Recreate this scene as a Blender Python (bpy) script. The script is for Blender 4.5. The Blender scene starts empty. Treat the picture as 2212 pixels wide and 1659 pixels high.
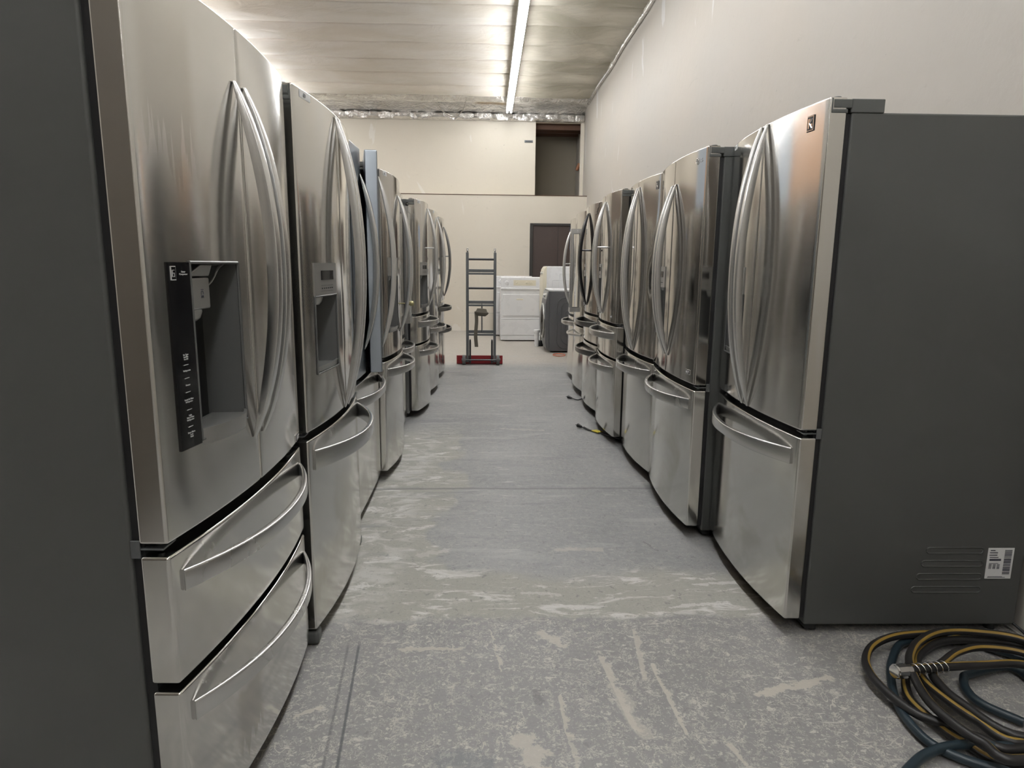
import bpy, bmesh, math, random
from mathutils import Vector, Matrix, noise
random.seed(7)
PI = math.pi
scn = bpy.context.scene
C = scn.collection

# ------------------------------------------------------------------ photograph geometry (pixel -> floor point)
f_, h_ = 1430., 1.246
Rm = ((0.99927418, 0.0031982, 0.03795909), (-0.03679994, -0.17643334, 0.98362444), (0.00984307, -0.9843074, -0.17618758))
def at_floor(u, v, z):
    c = ((u-1106)/f_, (v-829.5)/f_, 1.); r = [sum(a*b for a, b in zip(row, c)) for row in Rm]; s = (z-h_)/r[2]; return Vector((r[0]*s, r[1]*s, z))

# ------------------------------------------------------------------ helpers
def mesh_obj(name, bm, mat, parent=None, smooth=None, bevel=None, wn=False, segs=2, loc=None):
    me = bpy.data.meshes.new(name)
    bmesh.ops.recalc_face_normals(bm, faces=bm.faces[:])
    bm.to_mesh(me); bm.free()
    for m in (mat if isinstance(mat, (list, tuple)) else [mat]):
        me.materials.append(m)
    o = bpy.data.objects.new(name, me); C.objects.link(o)
    if parent is not None: o.parent = parent
    if loc: o.location = loc
    if smooth is not None or bevel:
        for p in me.polygons: p.use_smooth = True
        if not bevel and smooth: me.set_sharp_from_angle(angle=math.radians(smooth))
    if bevel:
        b = o.modifiers.new('bevel', 'BEVEL'); b.width = bevel; b.segments = segs
        b.limit_method = 'ANGLE'; b.angle_limit = math.radians(40); b.use_clamp_overlap = True
        w = o.modifiers.new('wn', 'WEIGHTED_NORMAL'); w.mode = 'FACE_AREA'; w.keep_sharp = True
    return o

def box(bm, x0, x1, y0, y1, z0, z1):
    vs = [bm.verts.new((x, y, z)) for x in (x0, x1) for y in (y0, y1) for z in (z0, z1)]
    for f in ((0,1,3,2),(4,6,7,5),(0,4,5,1),(2,3,7,6),(0,2,6,4),(1,5,7,3)):
        bm.faces.new([vs[i] for i in f])
    return vs

def boxm(x0, x1, y0, y1, z0, z1):
    bm = bmesh.new(); box(bm, x0, x1, y0, y1, z0, z1); return bm

def cyl(bm, p0, p1, r, n=16, r1=None):
    p0, p1 = Vector(p0), Vector(p1); d = (p1-p0).normalized()
    a = d.orthogonal().normalized(); b = d.cross(a); r1 = r if r1 is None else r1
    A = [bm.verts.new(p0+(a*math.cos(2*PI*i/n)+b*math.sin(2*PI*i/n))*r) for i in range(n)]
    B = [bm.verts.new(p1+(a*math.cos(2*PI*i/n)+b*math.sin(2*PI*i/n))*r1) for i in range(n)]
    for i in range(n): bm.faces.new((A[i], A[(i+1)%n], B[(i+1)%n], B[i]))
    bm.faces.new(A[::-1]); bm.faces.new(B)

def lathe(bm, prof, n=20, c=(0,0,0), M=None):
    rings = []
    for r, z in prof:
        ring = []
        for i in range(n):
            v = Vector((r*math.cos(2*PI*i/n), r*math.sin(2*PI*i/n), z))
            if M is not None: v = M @ v
            ring.append(bm.verts.new(v+Vector(c)))
        rings.append(ring)
    for A, B in zip(rings, rings[1:]):
        for i in range(n): bm.faces.new((A[i], A[(i+1)%n], B[(i+1)%n], B[i]))
    bm.faces.new(rings[0][::-1]); bm.faces.new(rings[-1])

def crom(pts, k=8):
    P = [Vector(p) for p in pts]; P = [2*P[0]-P[1]]+P+[2*P[-1]-P[-2]]; out = []
    for i in range(1, len(P)-2):
        for j in range(k):
            t = j/k; a, b, c, d = P[i-1], P[i], P[i+1], P[i+2]
            out.append(.5*((2*b)+(c-a)*t+(2*a-5*b+4*c-d)*t*t+(3*b-a-3*c+d)*t**3))
    out.append(P[-2]); return out

def tube(bm, pts, r, n=10, stripe=None, twist=0.0, mat_i=1):
    pts = [Vector(p) for p in pts]; rings = []; up = Vector((0,0,1))
    L = 0
    for i, p in enumerate(pts):
        t = (pts[min(i+1,len(pts)-1)]-pts[max(i-1,0)]).normalized()
        if i: L += (p-pts[i-1]).length
        u = up if abs(t.z) < .9 else Vector((1,0,0))
        a = t.cross(u).normalized(); b = a.cross(t).normalized()
        ph = twist*math.sin(1.9*L)
        rings.append([bm.verts.new(p+(a*math.cos(2*PI*j/n+ph)+b*math.sin(2*PI*j/n+ph))*r) for j in range(n)])
    for A, B in zip(rings, rings[1:]):
        for j in range(n):
            f = bm.faces.new((A[j], A[(j+1)%n], B[(j+1)%n], B[j]))
            if stripe is not None and j in stripe: f.material_index = mat_i
    bm.faces.new(rings[0][::-1]); bm.faces.new(rings[-1])

def sweep(bm, pts, lat, sec):
    """sec(i,n) -> list of (lateral, normal) offsets; lat is the fixed lateral axis"""
    pts = [Vector(p) for p in pts]; lat = Vector(lat); rings = []; N = len(pts)
    for i, p in enumerate(pts):
        t = (pts[min(i+1,N-1)]-pts[max(i-1,0)]).normalized()
        nn = t.cross(lat).normalized()
        rings.append([bm.verts.new(p+lat*a+nn*b) for a, b in sec(i, N)])
    m = len(rings[0])
    for A, B in zip(rings, rings[1:]):
        for j in range(m): bm.faces.new((A[j], A[(j+1)%m], B[(j+1)%m], B[j]))
    bm.faces.new(rings[0][::-1]); bm.faces.new(rings[-1])

def rrect(w, t, r, k=3):
    out = []
    for cx, cy, a0 in ((w/2-r, t/2-r, 0), (-w/2+r, t/2-r, 90), (-w/2+r, -t/2+r, 180), (w/2-r, -t/2+r, 270)):
        for j in range(k+1):
            a = math.radians(a0+90*j/k); out.append((cx+r*math.cos(a), cy+r*math.sin(a)))
    return out

def thing(name, label, cat, loc=(0,0,0), rz=0, group=None):
    o = bpy.data.objects.new(name, None); C.objects.link(o)
    o.location = loc; o.rotation_euler = (0,0,rz); o.empty_display_size = .1
    return tag(o, label, cat, group)

def tag(o, label, cat, group=None):
    o['label'] = label; o['category'] = cat
    if group: o['group'] = group
    return o

def struct(name, bm, mat, parent=None, **k):
    o = mesh_obj(name, bm, mat, parent, **k)
    if parent is None: o['kind'] = 'structure'
    return o

# ------------------------------------------------------------------ materials
def newmat(name):
    m = bpy.data.materials.new(name); m.use_nodes = True
    nt = m.node_tree; return m, nt, nt.nodes['Principled BSDF']
def N(nt, t, **k):
    n = nt.nodes.new(t)
    for a, v in k.items(): setattr(n, a, v)
    return n
def L(nt, a, b): nt.links.new(a, b)
def plain(name, col, rough=.5, metal=0., spec=.5, bump=0, bscale=400, emis=None):
    m, nt, b = newmat(name)
    b.inputs['Base Color'].default_value = (*col, 1); b.inputs['Roughness'].default_value = rough
    b.inputs['Metallic'].default_value = metal; b.inputs['Specular IOR Level'].default_value = spec
    tc = N(nt, 'ShaderNodeTexCoord')
    nz = N(nt, 'ShaderNodeTexNoise'); nz.inputs['Scale'].default_value = bscale if bump else 6.; nz.inputs['Detail'].default_value = 4
    L(nt, tc.outputs['Object'], nz.inputs['Vector'])
    if bump:
        bp = N(nt, 'ShaderNodeBump'); bp.inputs['Strength'].default_value = bump; bp.inputs['Distance'].default_value = .002
        L(nt, nz.outputs['Fac'], bp.inputs['Height']); L(nt, bp.outputs['Normal'], b.inputs['Normal'])
    else:
        r = N(nt, 'ShaderNodeMapRange'); r.inputs['To Min'].default_value = max(.02, rough-.05); r.inputs['To Max'].default_value = rough+.05
        L(nt, nz.outputs['Fac'], r.inputs['Value']); L(nt, r.outputs['Result'], b.inputs['Roughness'])
    if emis:
        b.inputs['Emission Color'].default_value = (*emis[0], 1); b.inputs['Emission Strength'].default_value = emis[1]
    return m

def noise_mask(nt, vec, scale, lo, hi, detail=4, dist=0., rough=.55, mapping=None):
    if mapping:
        mp = N(nt, 'ShaderNodeMapping'); mp.inputs['Scale'].default_value = mapping; L(nt, vec, mp.inputs['Vector']); vec = mp.outputs['Vector']
    n = N(nt, 'ShaderNodeTexNoise'); n.inputs['Scale'].default_value = scale; n.inputs['Detail'].default_value = detail
    n.inputs['Distortion'].default_value = dist; n.inputs['Roughness'].default_value = rough
    L(nt, vec, n.inputs['Vector'])
    r = N(nt, 'ShaderNodeMapRange'); r.interpolation_type = 'SMOOTHSTEP'
    r.inputs['From Min'].default_value = lo; r.inputs['From Max'].default_value = hi
    L(nt, n.outputs['Fac'], r.inputs['Value']); return r.outputs['Result']
def mixc(nt, fac, a, b):
    x = N(nt, 'ShaderNodeMix', data_type='RGBA')
    if isinstance(fac, float): x.inputs[0].default_value = fac
    else: L(nt, fac, x.inputs[0])
    for i, v in ((6, a), (7, b)):
        if isinstance(v, tuple): x.inputs[i].default_value = (*v, 1)
        else: L(nt, v, x.inputs[i])
    return x.outputs[2]
def math_(nt, op, a, b=None, c=None, clamp=False):
    x = N(nt, 'ShaderNodeMath', operation=op); x.use_clamp = clamp
    for i, v in enumerate((a, b, c)):
        if v is None: continue
        if isinstance(v, (int, float)): x.inputs[i].default_value = v
        else: L(nt, v, x.inputs[i])
    return x.outputs[0]

def window(nt, v, a0, a1, b0, b1):
    """1 between a1 and b0, fading to 0 at a0 and b1"""
    r1 = N(nt, 'ShaderNodeMapRange'); r1.interpolation_type = 'SMOOTHSTEP'; r1.inputs['From Min'].default_value = a0; r1.inputs['From Max'].default_value = a1
    r2 = N(nt, 'ShaderNodeMapRange'); r2.interpolation_type = 'SMOOTHSTEP'; r2.inputs['From Min'].default_value = b1; r2.inputs['From Max'].default_value = b0
    L(nt, v, r1.inputs['Value']); L(nt, v, r2.inputs['Value'])
    return math_(nt, 'MULTIPLY', r1.outputs['Result'], r2.outputs['Result'])

def stainless(name, col=(.74,.73,.705), rough=.115, aniso=.7, smudge=.5, drips=None):
    m, nt, b = newmat(name)
    b.inputs['Metallic'].default_value = 1; b.inputs['Anisotropic'].default_value = aniso
    cx = N(nt, 'ShaderNodeCombineXYZ'); cx.inputs['Z'].default_value = 1; L(nt, cx.outputs[0], b.inputs['Tangent'])
    tc = N(nt, 'ShaderNodeTexCoord'); ob = tc.outputs['Object']
    oi = N(nt, 'ShaderNodeObjectInfo')
    add = N(nt, 'ShaderNodeVectorMath', operation='ADD'); sc = N(nt, 'ShaderNodeVectorMath', operation='SCALE')
    L(nt, oi.outputs['Location'], sc.inputs[0]); sc.inputs['Scale'].default_value = 3.7
    L(nt, ob, add.inputs[0]); L(nt, sc.outputs[0], add.inputs[1]); v = add.outputs[0]
    cloud = noise_mask(nt, v, 3.2, .48, .70, 6, .6)
    low = N(nt, 'ShaderNodeSeparateXYZ'); L(nt, ob, low.inputs[0])
    lowm = N(nt, 'ShaderNodeMapRange'); lowm.inputs['From Min'].default_value = .8; lowm.inputs['From Max'].default_value = .3
    L(nt, low.outputs['Z'], lowm.inputs['Value'])
    dirt = math_(nt, 'MULTIPLY', cloud, math_(nt, 'MULTIPLY_ADD', lowm.outputs['Result'], .8, .15))
    c = mixc(nt, math_(nt, 'MULTIPLY', dirt, smudge), col, tuple(x*.72 for x in (col[0], col[1]*.985, col[2]*.93)))
    ro = math_(nt, 'MULTIPLY_ADD', dirt, .14*smudge, rough)
    if drips:
        sx = low
        tot = None
        for (x0, x1, z0, z1, dens, t0, t1, deep) in drips:
            wx = window(nt, sx.outputs['X'], x0-.02, x0+.02, x1-.02, x1+.02)
            # dripping lower border: z + streaky noise of x
            mp = N(nt, 'ShaderNodeMapping'); mp.inputs['Scale'].default_value = (dens, 1, 1.2); L(nt, ob, mp.inputs['Vector'])
            nz = N(nt, 'ShaderNodeTexNoise'); nz.inputs['Scale'].default_value = 1.; nz.inputs['Detail'].default_value = 2.5; L(nt, mp.outputs[0], nz.inputs['Vector'])
            zz = math_(nt, 'MULTIPLY_ADD', math_(nt, 'SUBTRACT', nz.outputs['Fac'], .5), (z1-z0)*2.2, sx.outputs['Z'])
            zm = (z0+z1)/2
            lowb = N(nt, 'ShaderNodeMapRange'); lowb.inputs['From Min'].default_value = zm-.006; lowb.inputs['From Max'].default_value = zm+.006; L(nt, zz, lowb.inputs['Value'])
            upb = N(nt, 'ShaderNodeMapRange'); upb.interpolation_type = 'SMOOTHSTEP'; upb.inputs['From Min'].default_value = t1; upb.inputs['From Max'].default_value = t0; L(nt, math_(nt, 'MULTIPLY_ADD', cloud, .05, sx.outputs['Z']), upb.inputs['Value'])
            wz = math_(nt, 'MULTIPLY', lowb.outputs['Result'], upb.outputs['Result'])
            t = math_(nt, 'MULTIPLY', math_(nt, 'MULTIPLY', wx, wz), deep); tot = t if tot is None else math_(nt, 'MAXIMUM', tot, t)
        c = mixc(nt, tot, c, tuple(x*.70 for x in (col[0], col[1]*.96, col[2]*.90)))
        ro = math_(nt, 'MULTIPLY_ADD', tot, .06, ro)
    L(nt, c, b.inputs['Base Color']); L(nt, ro, b.inputs['Roughness'])
    return m

M = {}
M['steel'] = stainless('stainless_steel')
M['steel_soft'] = stainless('stainless_brushed', rough=.14, aniso=.85)
M['steel_a'] = stainless('stainless_streaked', rough=.16, aniso=.86, drips=[(-.36,-.21,1.34,1.58,60,1.62,1.80,.5)])
M['steel_b'] = stainless('stainless_stained', smudge=.6, drips=[(-.195,-.075,.09,.17,60,.262,.285,.7)])
M['steel_flat'] = stainless('stainless_bluish', col=(.34,.38,.42), rough=.3)
M['steel_dark'] = stainless('stainless_warm', col=(.57,.555,.535), rough=.10)
M['steel_low'] = stainless('stainless_drawer', rough=.14, smudge=.8)
M['handle'] = stainless('handle_satin', col=(.68,.68,.675), rough=.27, aniso=.2, smudge=.1)
M['handle_black'] = stainless('handle_black', col=(.06,.06,.065), rough=.25, aniso=.2, smudge=.1)
M['handle_dark'] = stainless('handle_darkgrey', col=(.22,.22,.22), rough=.28, aniso=.2, smudge=.1)
M['side'] = plain('textured_grey_paint', (.082,.084,.080), .42, bump=.12, bscale=900)
M['side_light'] = plain('grey_paint', (.16,.16,.155), .45, bump=.1, bscale=900)
M['gasket'] = plain('black_rubber', (.012,.012,.013), .6)
M['plastic_grey'] = plain('grey_plastic', (.10,.105,.10), .4)
M['plastic_black'] = plain('black_plastic', (.014,.014,.015), .45)
M['disp'] = plain('dispenser_grey', (.135,.138,.134), .33, metal=.35)
M['disp_light'] = plain('dispenser_silver', (.42,.42,.405), .3, metal=.75)
M['glass_black'] = plain('black_glass', (.008,.008,.009), .08)
M['print'] = plain('pale_print', (.55,.55,.54), .5)
M['white_paper'] = plain('white_paper', (.78,.78,.77), .6)
M['ink'] = plain('dark_ink', (.05,.05,.07), .7)
M['white_enamel'] = plain('white_enamel', (.80,.80,.80), .28)
M['cream_plastic'] = plain('cream_plastic', (.74,.69,.55), .4)
M['grey_enamel'] = plain('graphite_enamel', (.105,.105,.108), .4)
M['chrome'] = plain('chrome', (.85,.85,.85), .1, metal=1)
M['zinc'] = plain('zinc_bracket', (.55,.54,.5), .35, metal=1)
M['alu'] = plain('worn_aluminium', (.17,.18,.185), .45, metal=.7)
M['alu_dark'] = plain('dark_steel_bar', (.05,.05,.055), .45, metal=.4)
M['red'] = plain('red_paint', (.28,.014,.018), .4)
M['rubber_grey'] = plain('grey_rubber', (.14,.14,.14), .7)
M['webbing'] = plain('olive_webbing', (.16,.145,.115), .85, bump=.4, bscale=300)
M['hose_black'] = plain('black_hose_rubber', (.018,.017,.017), .42, bump=.05)
M['hose_yellow'] = plain('yellow_hose_stripe', (.30,.19,.035), .5, bump=.1, bscale=700)
M['hose_blue'] = plain('dark_teal_hose_rubber', (.018,.032,.042), .38, bump=.05)
M['orange'] = plain('orange_cord', (.62,.16,.08), .5)
M['yellow'] = plain('yellow_tag', (.75,.62,.04), .5)
M['blue_film'] = plain('blue_film', (.12,.28,.62), .25)
M['brown'] = plain('brown_door_paint', (.058,.040,.034), .45)
M['brown_frame'] = plain('dark_frame_paint', (.028,.025,.022), .5)
M['brass'] = plain('olive_brass', (.42,.38,.2), .35, metal=.6)
M['alcove'] = plain('alcove_paint', (.30,.265,.21), .8)
M['dark_prop'] = plain('brown_prop', (.10,.085,.068), .7)  # this and the next three colour unseen boards added only to be reflected
M['brown_prop'] = plain('brown_prop_finish', (.20,.165,.135), .6)
M['orange_prop'] = plain('orange_prop_finish', (.64,.40,.25), .6)
M['blue_prop'] = plain('pale_blue_prop_finish', (.55,.62,.70), .6)
M['fitting'] = plain('dull_orange_fitting', (.22,.085,.035), .5)
M['cable_sheath'] = plain('dull_beige_sheath', (.36,.33,.28), .6)
M['joist'] = plain('brown_joist', (.10,.05,.03), .7)
TUBE_E = 42.
M['tube'] = plain('fluorescent_tube', (.9,.9,.9), .4, emis=((.985, .99, 1.0), TUBE_E))

def wall_mat(name, base, patch, warm):
    m, nt, b = newmat(name); tc = N(nt, 'ShaderNodeTexCoord'); ob = tc.outputs['Object']
    b.inputs['Roughness'].default_value = .62; b.inputs['Specular IOR Level'].default_value = .35
    broad = noise_mask(nt, ob, .7, .3, .7, 3)
    c = mixc(nt, broad, base, warm)
    pm = noise_mask(nt, ob, 1.0, .63, .66, 4, 1.2, mapping=(1.7, 1.7, .5))
    c = mixc(nt, math_(nt, 'MULTIPLY', pm, .75), c, patch)
    scuff = noise_mask(nt, ob, 2.2, .60, .78, 8, 2.5, .7, mapping=(1, 1, 2.2))
    c = mixc(nt, math_(nt, 'MULTIPLY', scuff, .32), c, tuple(x*.5 for x in base))
    dots = noise_mask(nt, ob, 14., .74, .78, 2)
    c = mixc(nt, math_(nt, 'MULTIPLY', dots, .35), c, tuple(x*.5 for x in base))
    L(nt, c, b.inputs['Base Color'])
    bp = N(nt, 'ShaderNodeBump'); bp.inputs['Strength'].default_value = .12; bp.inputs['Distance'].default_value = .01
    L(nt, noise_mask(nt, ob, 9., .2, .8, 5), bp.inputs['Height']); L(nt, bp.outputs['Normal'], b.inputs['Normal'])
    return m
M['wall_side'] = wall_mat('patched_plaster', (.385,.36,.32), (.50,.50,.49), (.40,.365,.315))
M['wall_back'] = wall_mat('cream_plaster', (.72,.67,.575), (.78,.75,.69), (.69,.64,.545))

def ceiling_mat():
    m, nt, b = newmat('vinyl_faced_insulation'); tc = N(nt, 'ShaderNodeTexCoord'); ob = tc.outputs['Object']
    sx = N(nt, 'ShaderNodeSeparateXYZ'); L(nt, ob, sx.inputs[0])
    right = N(nt, 'ShaderNodeMapRange'); right.interpolation_type = 'SMOOTHSTEP'; right.inputs['From Min'].default_value = -.3; right.inputs['From Max'].default_value = .9
    L(nt, sx.outputs['X'], right.inputs['Value'])
    st = noise_mask(nt, ob, 1.6, .35, .7, 5, .8, mapping=(.5, 1, 1))
    c = mixc(nt, st, (.74,.685,.60), (.82,.78,.72))
    c2 = mixc(nt, st, (.40,.375,.30), (.60,.565,.48))
    c = mixc(nt, right.outputs['Result'], c, c2)
    sp = noise_mask(nt, ob, 3.1, .70, .78, 4, 1.)
    c = mixc(nt, math_(nt, 'MULTIPLY', sp, .35), c, (.42,.36,.27))
    L(nt, c, b.inputs['Base Color'])
    b.inputs['Roughness'].default_value = .5; b.inputs['Specular IOR Level'].default_value = .4
    L(nt, math_(nt, 'MULTIPLY', right.outputs['Result'], .45), b.inputs['Metallic'])
    bp = N(nt, 'ShaderNodeBump'); bp.inputs['Strength'].default_value = .35; bp.inputs['Distance'].default_value = .03
    L(nt, noise_mask(nt, ob, 2.6, .2, .8, 5, 1.6, mapping=(.8, 1.5, 1)), bp.inputs['Height']); L(nt, bp.outputs['Normal'], b.inputs['Normal'])
    return m
M['ceiling'] = ceiling_mat()
def foil_mat():
    m, nt, b = newmat('silver_foil'); tc = N(nt, 'ShaderNodeTexCoord'); ob = tc.outputs['Object']
    b.inputs['Metallic'].default_value = .9; b.inputs['Roughness'].default_value = .27
    sx = N(nt, 'ShaderNodeSeparateXYZ'); L(nt, ob, sx.inputs[0])
    st = math_(nt, 'MULTIPLY', window(nt, sx.outputs['X'], -.35, -.1, .25, .5), window(nt, sx.outputs['Y'], 12.86, 12.9, 12.98, 13.08))
    c = mixc(nt, noise_mask(nt, ob, 2., .3, .7, 4, mapping=(1, 4, 4)), (.60,.59,.57), (.82,.81,.79))
    c = mixc(nt, math_(nt, 'MULTIPLY', st, .8), c, (.33,.22,.10)); L(nt, c, b.inputs['Base Color'])
    bp = N(nt, 'ShaderNodeBump'); bp.inputs['Strength'].default_value = .45; bp.inputs['Distance'].default_value = .03
    L(nt, noise_mask(nt, ob, 7., .2, .8, 4, 2.), bp.inputs['Height']); L(nt, bp.outputs['Normal'], b.inputs['Normal'])
    return m
M['foil'] = foil_mat()

def MARKS(T, D):
    P = [((1300,1421),(1372,1572),.011,.8,T), ((1371,1361),(1394,1466),.010,.7,T), ((1409,1436),(1485,1587),.007,.85,T), ((1209,1504),(1228,1587),.006,.8,T), ((1228,1587),(1250,1659),.005,.6,T),
         ((1640,1500),(1790,1466),.016,.9,T), ((1130,1600),(1160,1640),.030,.8,T), ((865,1402),(994,1402),.010,.8,T), ((638,1550),(691,1527),.007,.8,T), ((1062,1361),(1084,1451),.004,.8,T),
         ((1326,1481),(1387,1580),.022,.5,T), ((1205,1187),(1296,1187),.018,.5,T), ((1170,1368),(1215,1395),.018,.8,T), ((1576,1610),(1613,1648),.010,.8,T), ((1084,926),(1175,930),.012,.6,T), ((930,1235),(1030,1240),.02,.5,(.62,.61,.58)),
         ((1160,1495),(1165,1515),.016,.6,D), ((960,1640),(1040,1645),.03,.5,(.16,.175,.19)), ((1255,925),(1050,960),.004,.5,D), ((1390,1170),(1420,1190),.004,.6,D), ((905,1200),(960,1190),.02,.4,(.62,.61,.58)), ((1500,1262),(1600,1258),.012,.7,(.66,.65,.62)), ((1130,1280),(1200,1284),.012,.5,(.66,.65,.62)), ((1450,1312),(1570,1300),.010,.7,(.66,.65,.62))]
    out = []
    for a, b, w, st, col in P:
        A, B = at_floor(*a, 0), at_floor(*b, 0); out.append(((A.x, A.y), (B.x, B.y), w, st, col))
    return out

def floor_mat():
    m, nt, b = newmat('worn_concrete'); tc = N(nt, 'ShaderNodeTexCoord'); ob = tc.outputs['Object']
    sx = N(nt, 'ShaderNodeSeparateXYZ'); L(nt, ob, sx.inputs[0]); X, Y = sx.outputs['X'], sx.outputs['Y']
    # wobble the zone borders
    wob = N(nt, 'ShaderNodeTexNoise'); wob.inputs['Scale'].default_value = 2.3; wob.inputs['Detail'].default_value = 5; wob.inputs['Roughness'].default_value = .6; L(nt, ob, wob.inputs['Vector'])
    w = math_(nt, 'SUBTRACT', wob.outputs['Fac'], .5)
    Yw = math_(nt, 'MULTIPLY_ADD', w, .35, Y); Xw = math_(nt, 'MULTIPLY_ADD', w, .6, X)
    broad = noise_mask(nt, ob, 1.1, .3, .7, 6, .5)
    c = mixc(nt, broad, (.235,.240,.240), (.325,.328,.322))
    fine = noise_mask(nt, ob, 34., .3, .75, 6)
    c = mixc(nt, math_(nt, 'MULTIPLY', fine, .35), c, (.36,.36,.345))
    near = window(nt, Yw, -9, -8, 2.16, 2.24)
    c = mixc(nt, math_(nt, 'MULTIPLY', near, .6), c, (.255,.246,.238))
    far = window(nt, Yw, 8.0, 8.8, 40, 41)
    c = mixc(nt, math_(nt, 'MULTIPLY', far, .75), c, (.46,.42,.36))
    # pale tan worn zones: a cross band and a strip along the left row
    band = window(nt, Yw, 2.16, 2.22, 2.46, 2.60)
    left = math_(nt, 'MULTIPLY', window(nt, Xw, -9, -8, -.24, -.17), window(nt, Yw, 2.2, 2.4, 4.6, 5.2))
    pale = math_(nt, 'MAXIMUM', band, left)
    c = mixc(nt, math_(nt, 'MULTIPLY', pale, .75), c, (.41,.40,.345))
    # white powdery residue
    eff = math_(nt, 'MULTIPLY', noise_mask(nt, ob, 6.5, .52, .62, 8, 1.2, .7, mapping=(.6, 1.9, 1)), pale)
    c = mixc(nt, math_(nt, 'MULTIPLY', eff, .85), c, (.70,.69,.66))
    edge = math_(nt, 'MULTIPLY', noise_mask(nt, ob, 9., .45, .62, 6, 1., mapping=(.7,1,1)), math_(nt, 'MULTIPLY', window(nt, X, -.62, -.5, -.42, -.30), window(nt, Y, 2.0, 2.4, 4.4, 5)))
    c = mixc(nt, math_(nt, 'MULTIPLY', edge, .6), c, (.66,.65,.62))
    # fine flecks and scratches, strongest near the camera
    dens = math_(nt, 'MULTIPLY_ADD', near, .7, .3)
    for sc, wd, st, mp, lo in ((16., .018, .85, (1, 1, 1), .46), (34., .030, .7, (1, 1, 1), .44), (9., .010, .8, (.5, 1.6, 1), .48), (9., .008, .8, (1.8, .5, 1), .50), (70., .05, .6, (1.4, 1, 1), .42)):
        mpn = N(nt, 'ShaderNodeMapping'); mpn.inputs['Scale'].default_value = mp; mpn.inputs['Location'].default_value = (sc*.37, sc*.11, 0); L(nt, ob, mpn.inputs['Vector'])
        nz = N(nt, 'ShaderNodeTexNoise'); nz.inputs['Scale'].default_value = sc; nz.inputs['Detail'].default_value = 2.5; nz.inputs['Roughness'].default_value = .6; nz.inputs['Distortion'].default_value = .8
        L(nt, mpn.outputs[0], nz.inputs['Vector'])
        d = math_(nt, 'ABSOLUTE', math_(nt, 'SUBTRACT', nz.outputs['Fac'], .5))
        r = N(nt, 'ShaderNodeMapRange'); r.inputs['From Min'].default_value = wd; r.inputs['From Max'].default_value = wd*.35; L(nt, d, r.inputs['Value'])
        msk = noise_mask(nt, ob, sc*.33, lo+.06, lo+.16, 4, 0., .65, mapping=(1.1, .9, 1))
        k = math_(nt, 'MULTIPLY', math_(nt, 'MULTIPLY', r.outputs['Result'], msk), math_(nt, 'MULTIPLY', dens, st))
        c = mixc(nt, k, c, (.56,.535,.475))
    for sc, lo, st, mp in ((42., .60, .8, (.8, 1.3, 1)), (85., .60, .6, (1, 1, 1)), (18., .63, .55, (.6, 1.2, 1))):
        fk = noise_mask(nt, ob, sc, lo, lo+.035, 5, .5, .62, mapping=mp)
        c = mixc(nt, math_(nt, 'MULTIPLY', fk, math_(nt, 'MULTIPLY', dens, st)), c, (.56,.54,.49))
    for sc, lo, st in ((30., .60, .45), (75., .60, .4)):
        fk = noise_mask(nt, ob, sc, lo, lo+.06, 5, .3, .65, mapping=(1.1, 1.0, 1)); c = mixc(nt, math_(nt, 'MULTIPLY', fk, st), c, (.15,.15,.152))
    # long streaks across the aisle in the middle distance
    mid = window(nt, Yw, 2.5, 2.8, 9., 10.)
    st1 = noise_mask(nt, ob, 5., .54, .66, 6, .4, .65, mapping=(.35, 1.8, 1)); c = mixc(nt, math_(nt, 'MULTIPLY', math_(nt, 'MULTIPLY', st1, mid), .5), c, (.43,.43,.415))
    st2 = noise_mask(nt, ob, 4., .55, .68, 6, .4, .65, mapping=(.4, 1.5, 1.)); c = mixc(nt, math_(nt, 'MULTIPLY', math_(nt, 'MULTIPLY', st2, mid), .4), c, (.17,.175,.185))
    st3 = noise_mask(nt, ob, 16., .66, .70, 3, .2, .6, mapping=(.3, 2.2, 1)); c = mixc(nt, math_(nt, 'MULTIPLY', math_(nt, 'MULTIPLY', st3, mid), .6), c, (.60,.59,.56))
    # scrapes and paint marks with a place of their own
    wn = N(nt, 'ShaderNodeTexNoise'); wn.inputs['Scale'].default_value = 22.; wn.inputs['Detail'].default_value = 7; wn.inputs['Roughness'].default_value = .68; L(nt, ob, wn.inputs['Vector'])
    wob2 = N(nt, 'ShaderNodeVectorMath', operation='MULTIPLY_ADD'); L(nt, wn.outputs['Color'], wob2.inputs[0]); wob2.inputs[1].default_value = (.05,.05,0); L(nt, ob, wob2.inputs[2])
    wj = math_(nt, 'SUBTRACT', wn.outputs['Fac'], .5)
    TAN, DRK = (.52,.49,.43), (.15,.145,.15)
    for A, B, wd, st, colr in MARKS(TAN, DRK):
        dv = (B[0]-A[0], B[1]-A[1]); l2 = dv[0]**2+dv[1]**2
        pa = N(nt, 'ShaderNodeVectorMath', operation='SUBTRACT'); L(nt, wob2.outputs[0], pa.inputs[0]); pa.inputs[1].default_value = (A[0]+.025, A[1]+.025, 0)
        dt = N(nt, 'ShaderNodeVectorMath', operation='DOT_PRODUCT'); L(nt, pa.outputs[0], dt.inputs[0]); dt.inputs[1].default_value = (dv[0]/l2, dv[1]/l2, 0)
        tt = math_(nt, 'ADD', dt.outputs['Value'], 0., clamp=True)
        q = N(nt, 'ShaderNodeVectorMath', operation='SCALE'); q.inputs[0].default_value = (dv[0], dv[1], 0); L(nt, tt, q.inputs['Scale'])
        df = N(nt, 'ShaderNodeVectorMath', operation='SUBTRACT'); L(nt, pa.outputs[0], df.inputs[0]); L(nt, q.outputs[0], df.inputs[1])
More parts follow.
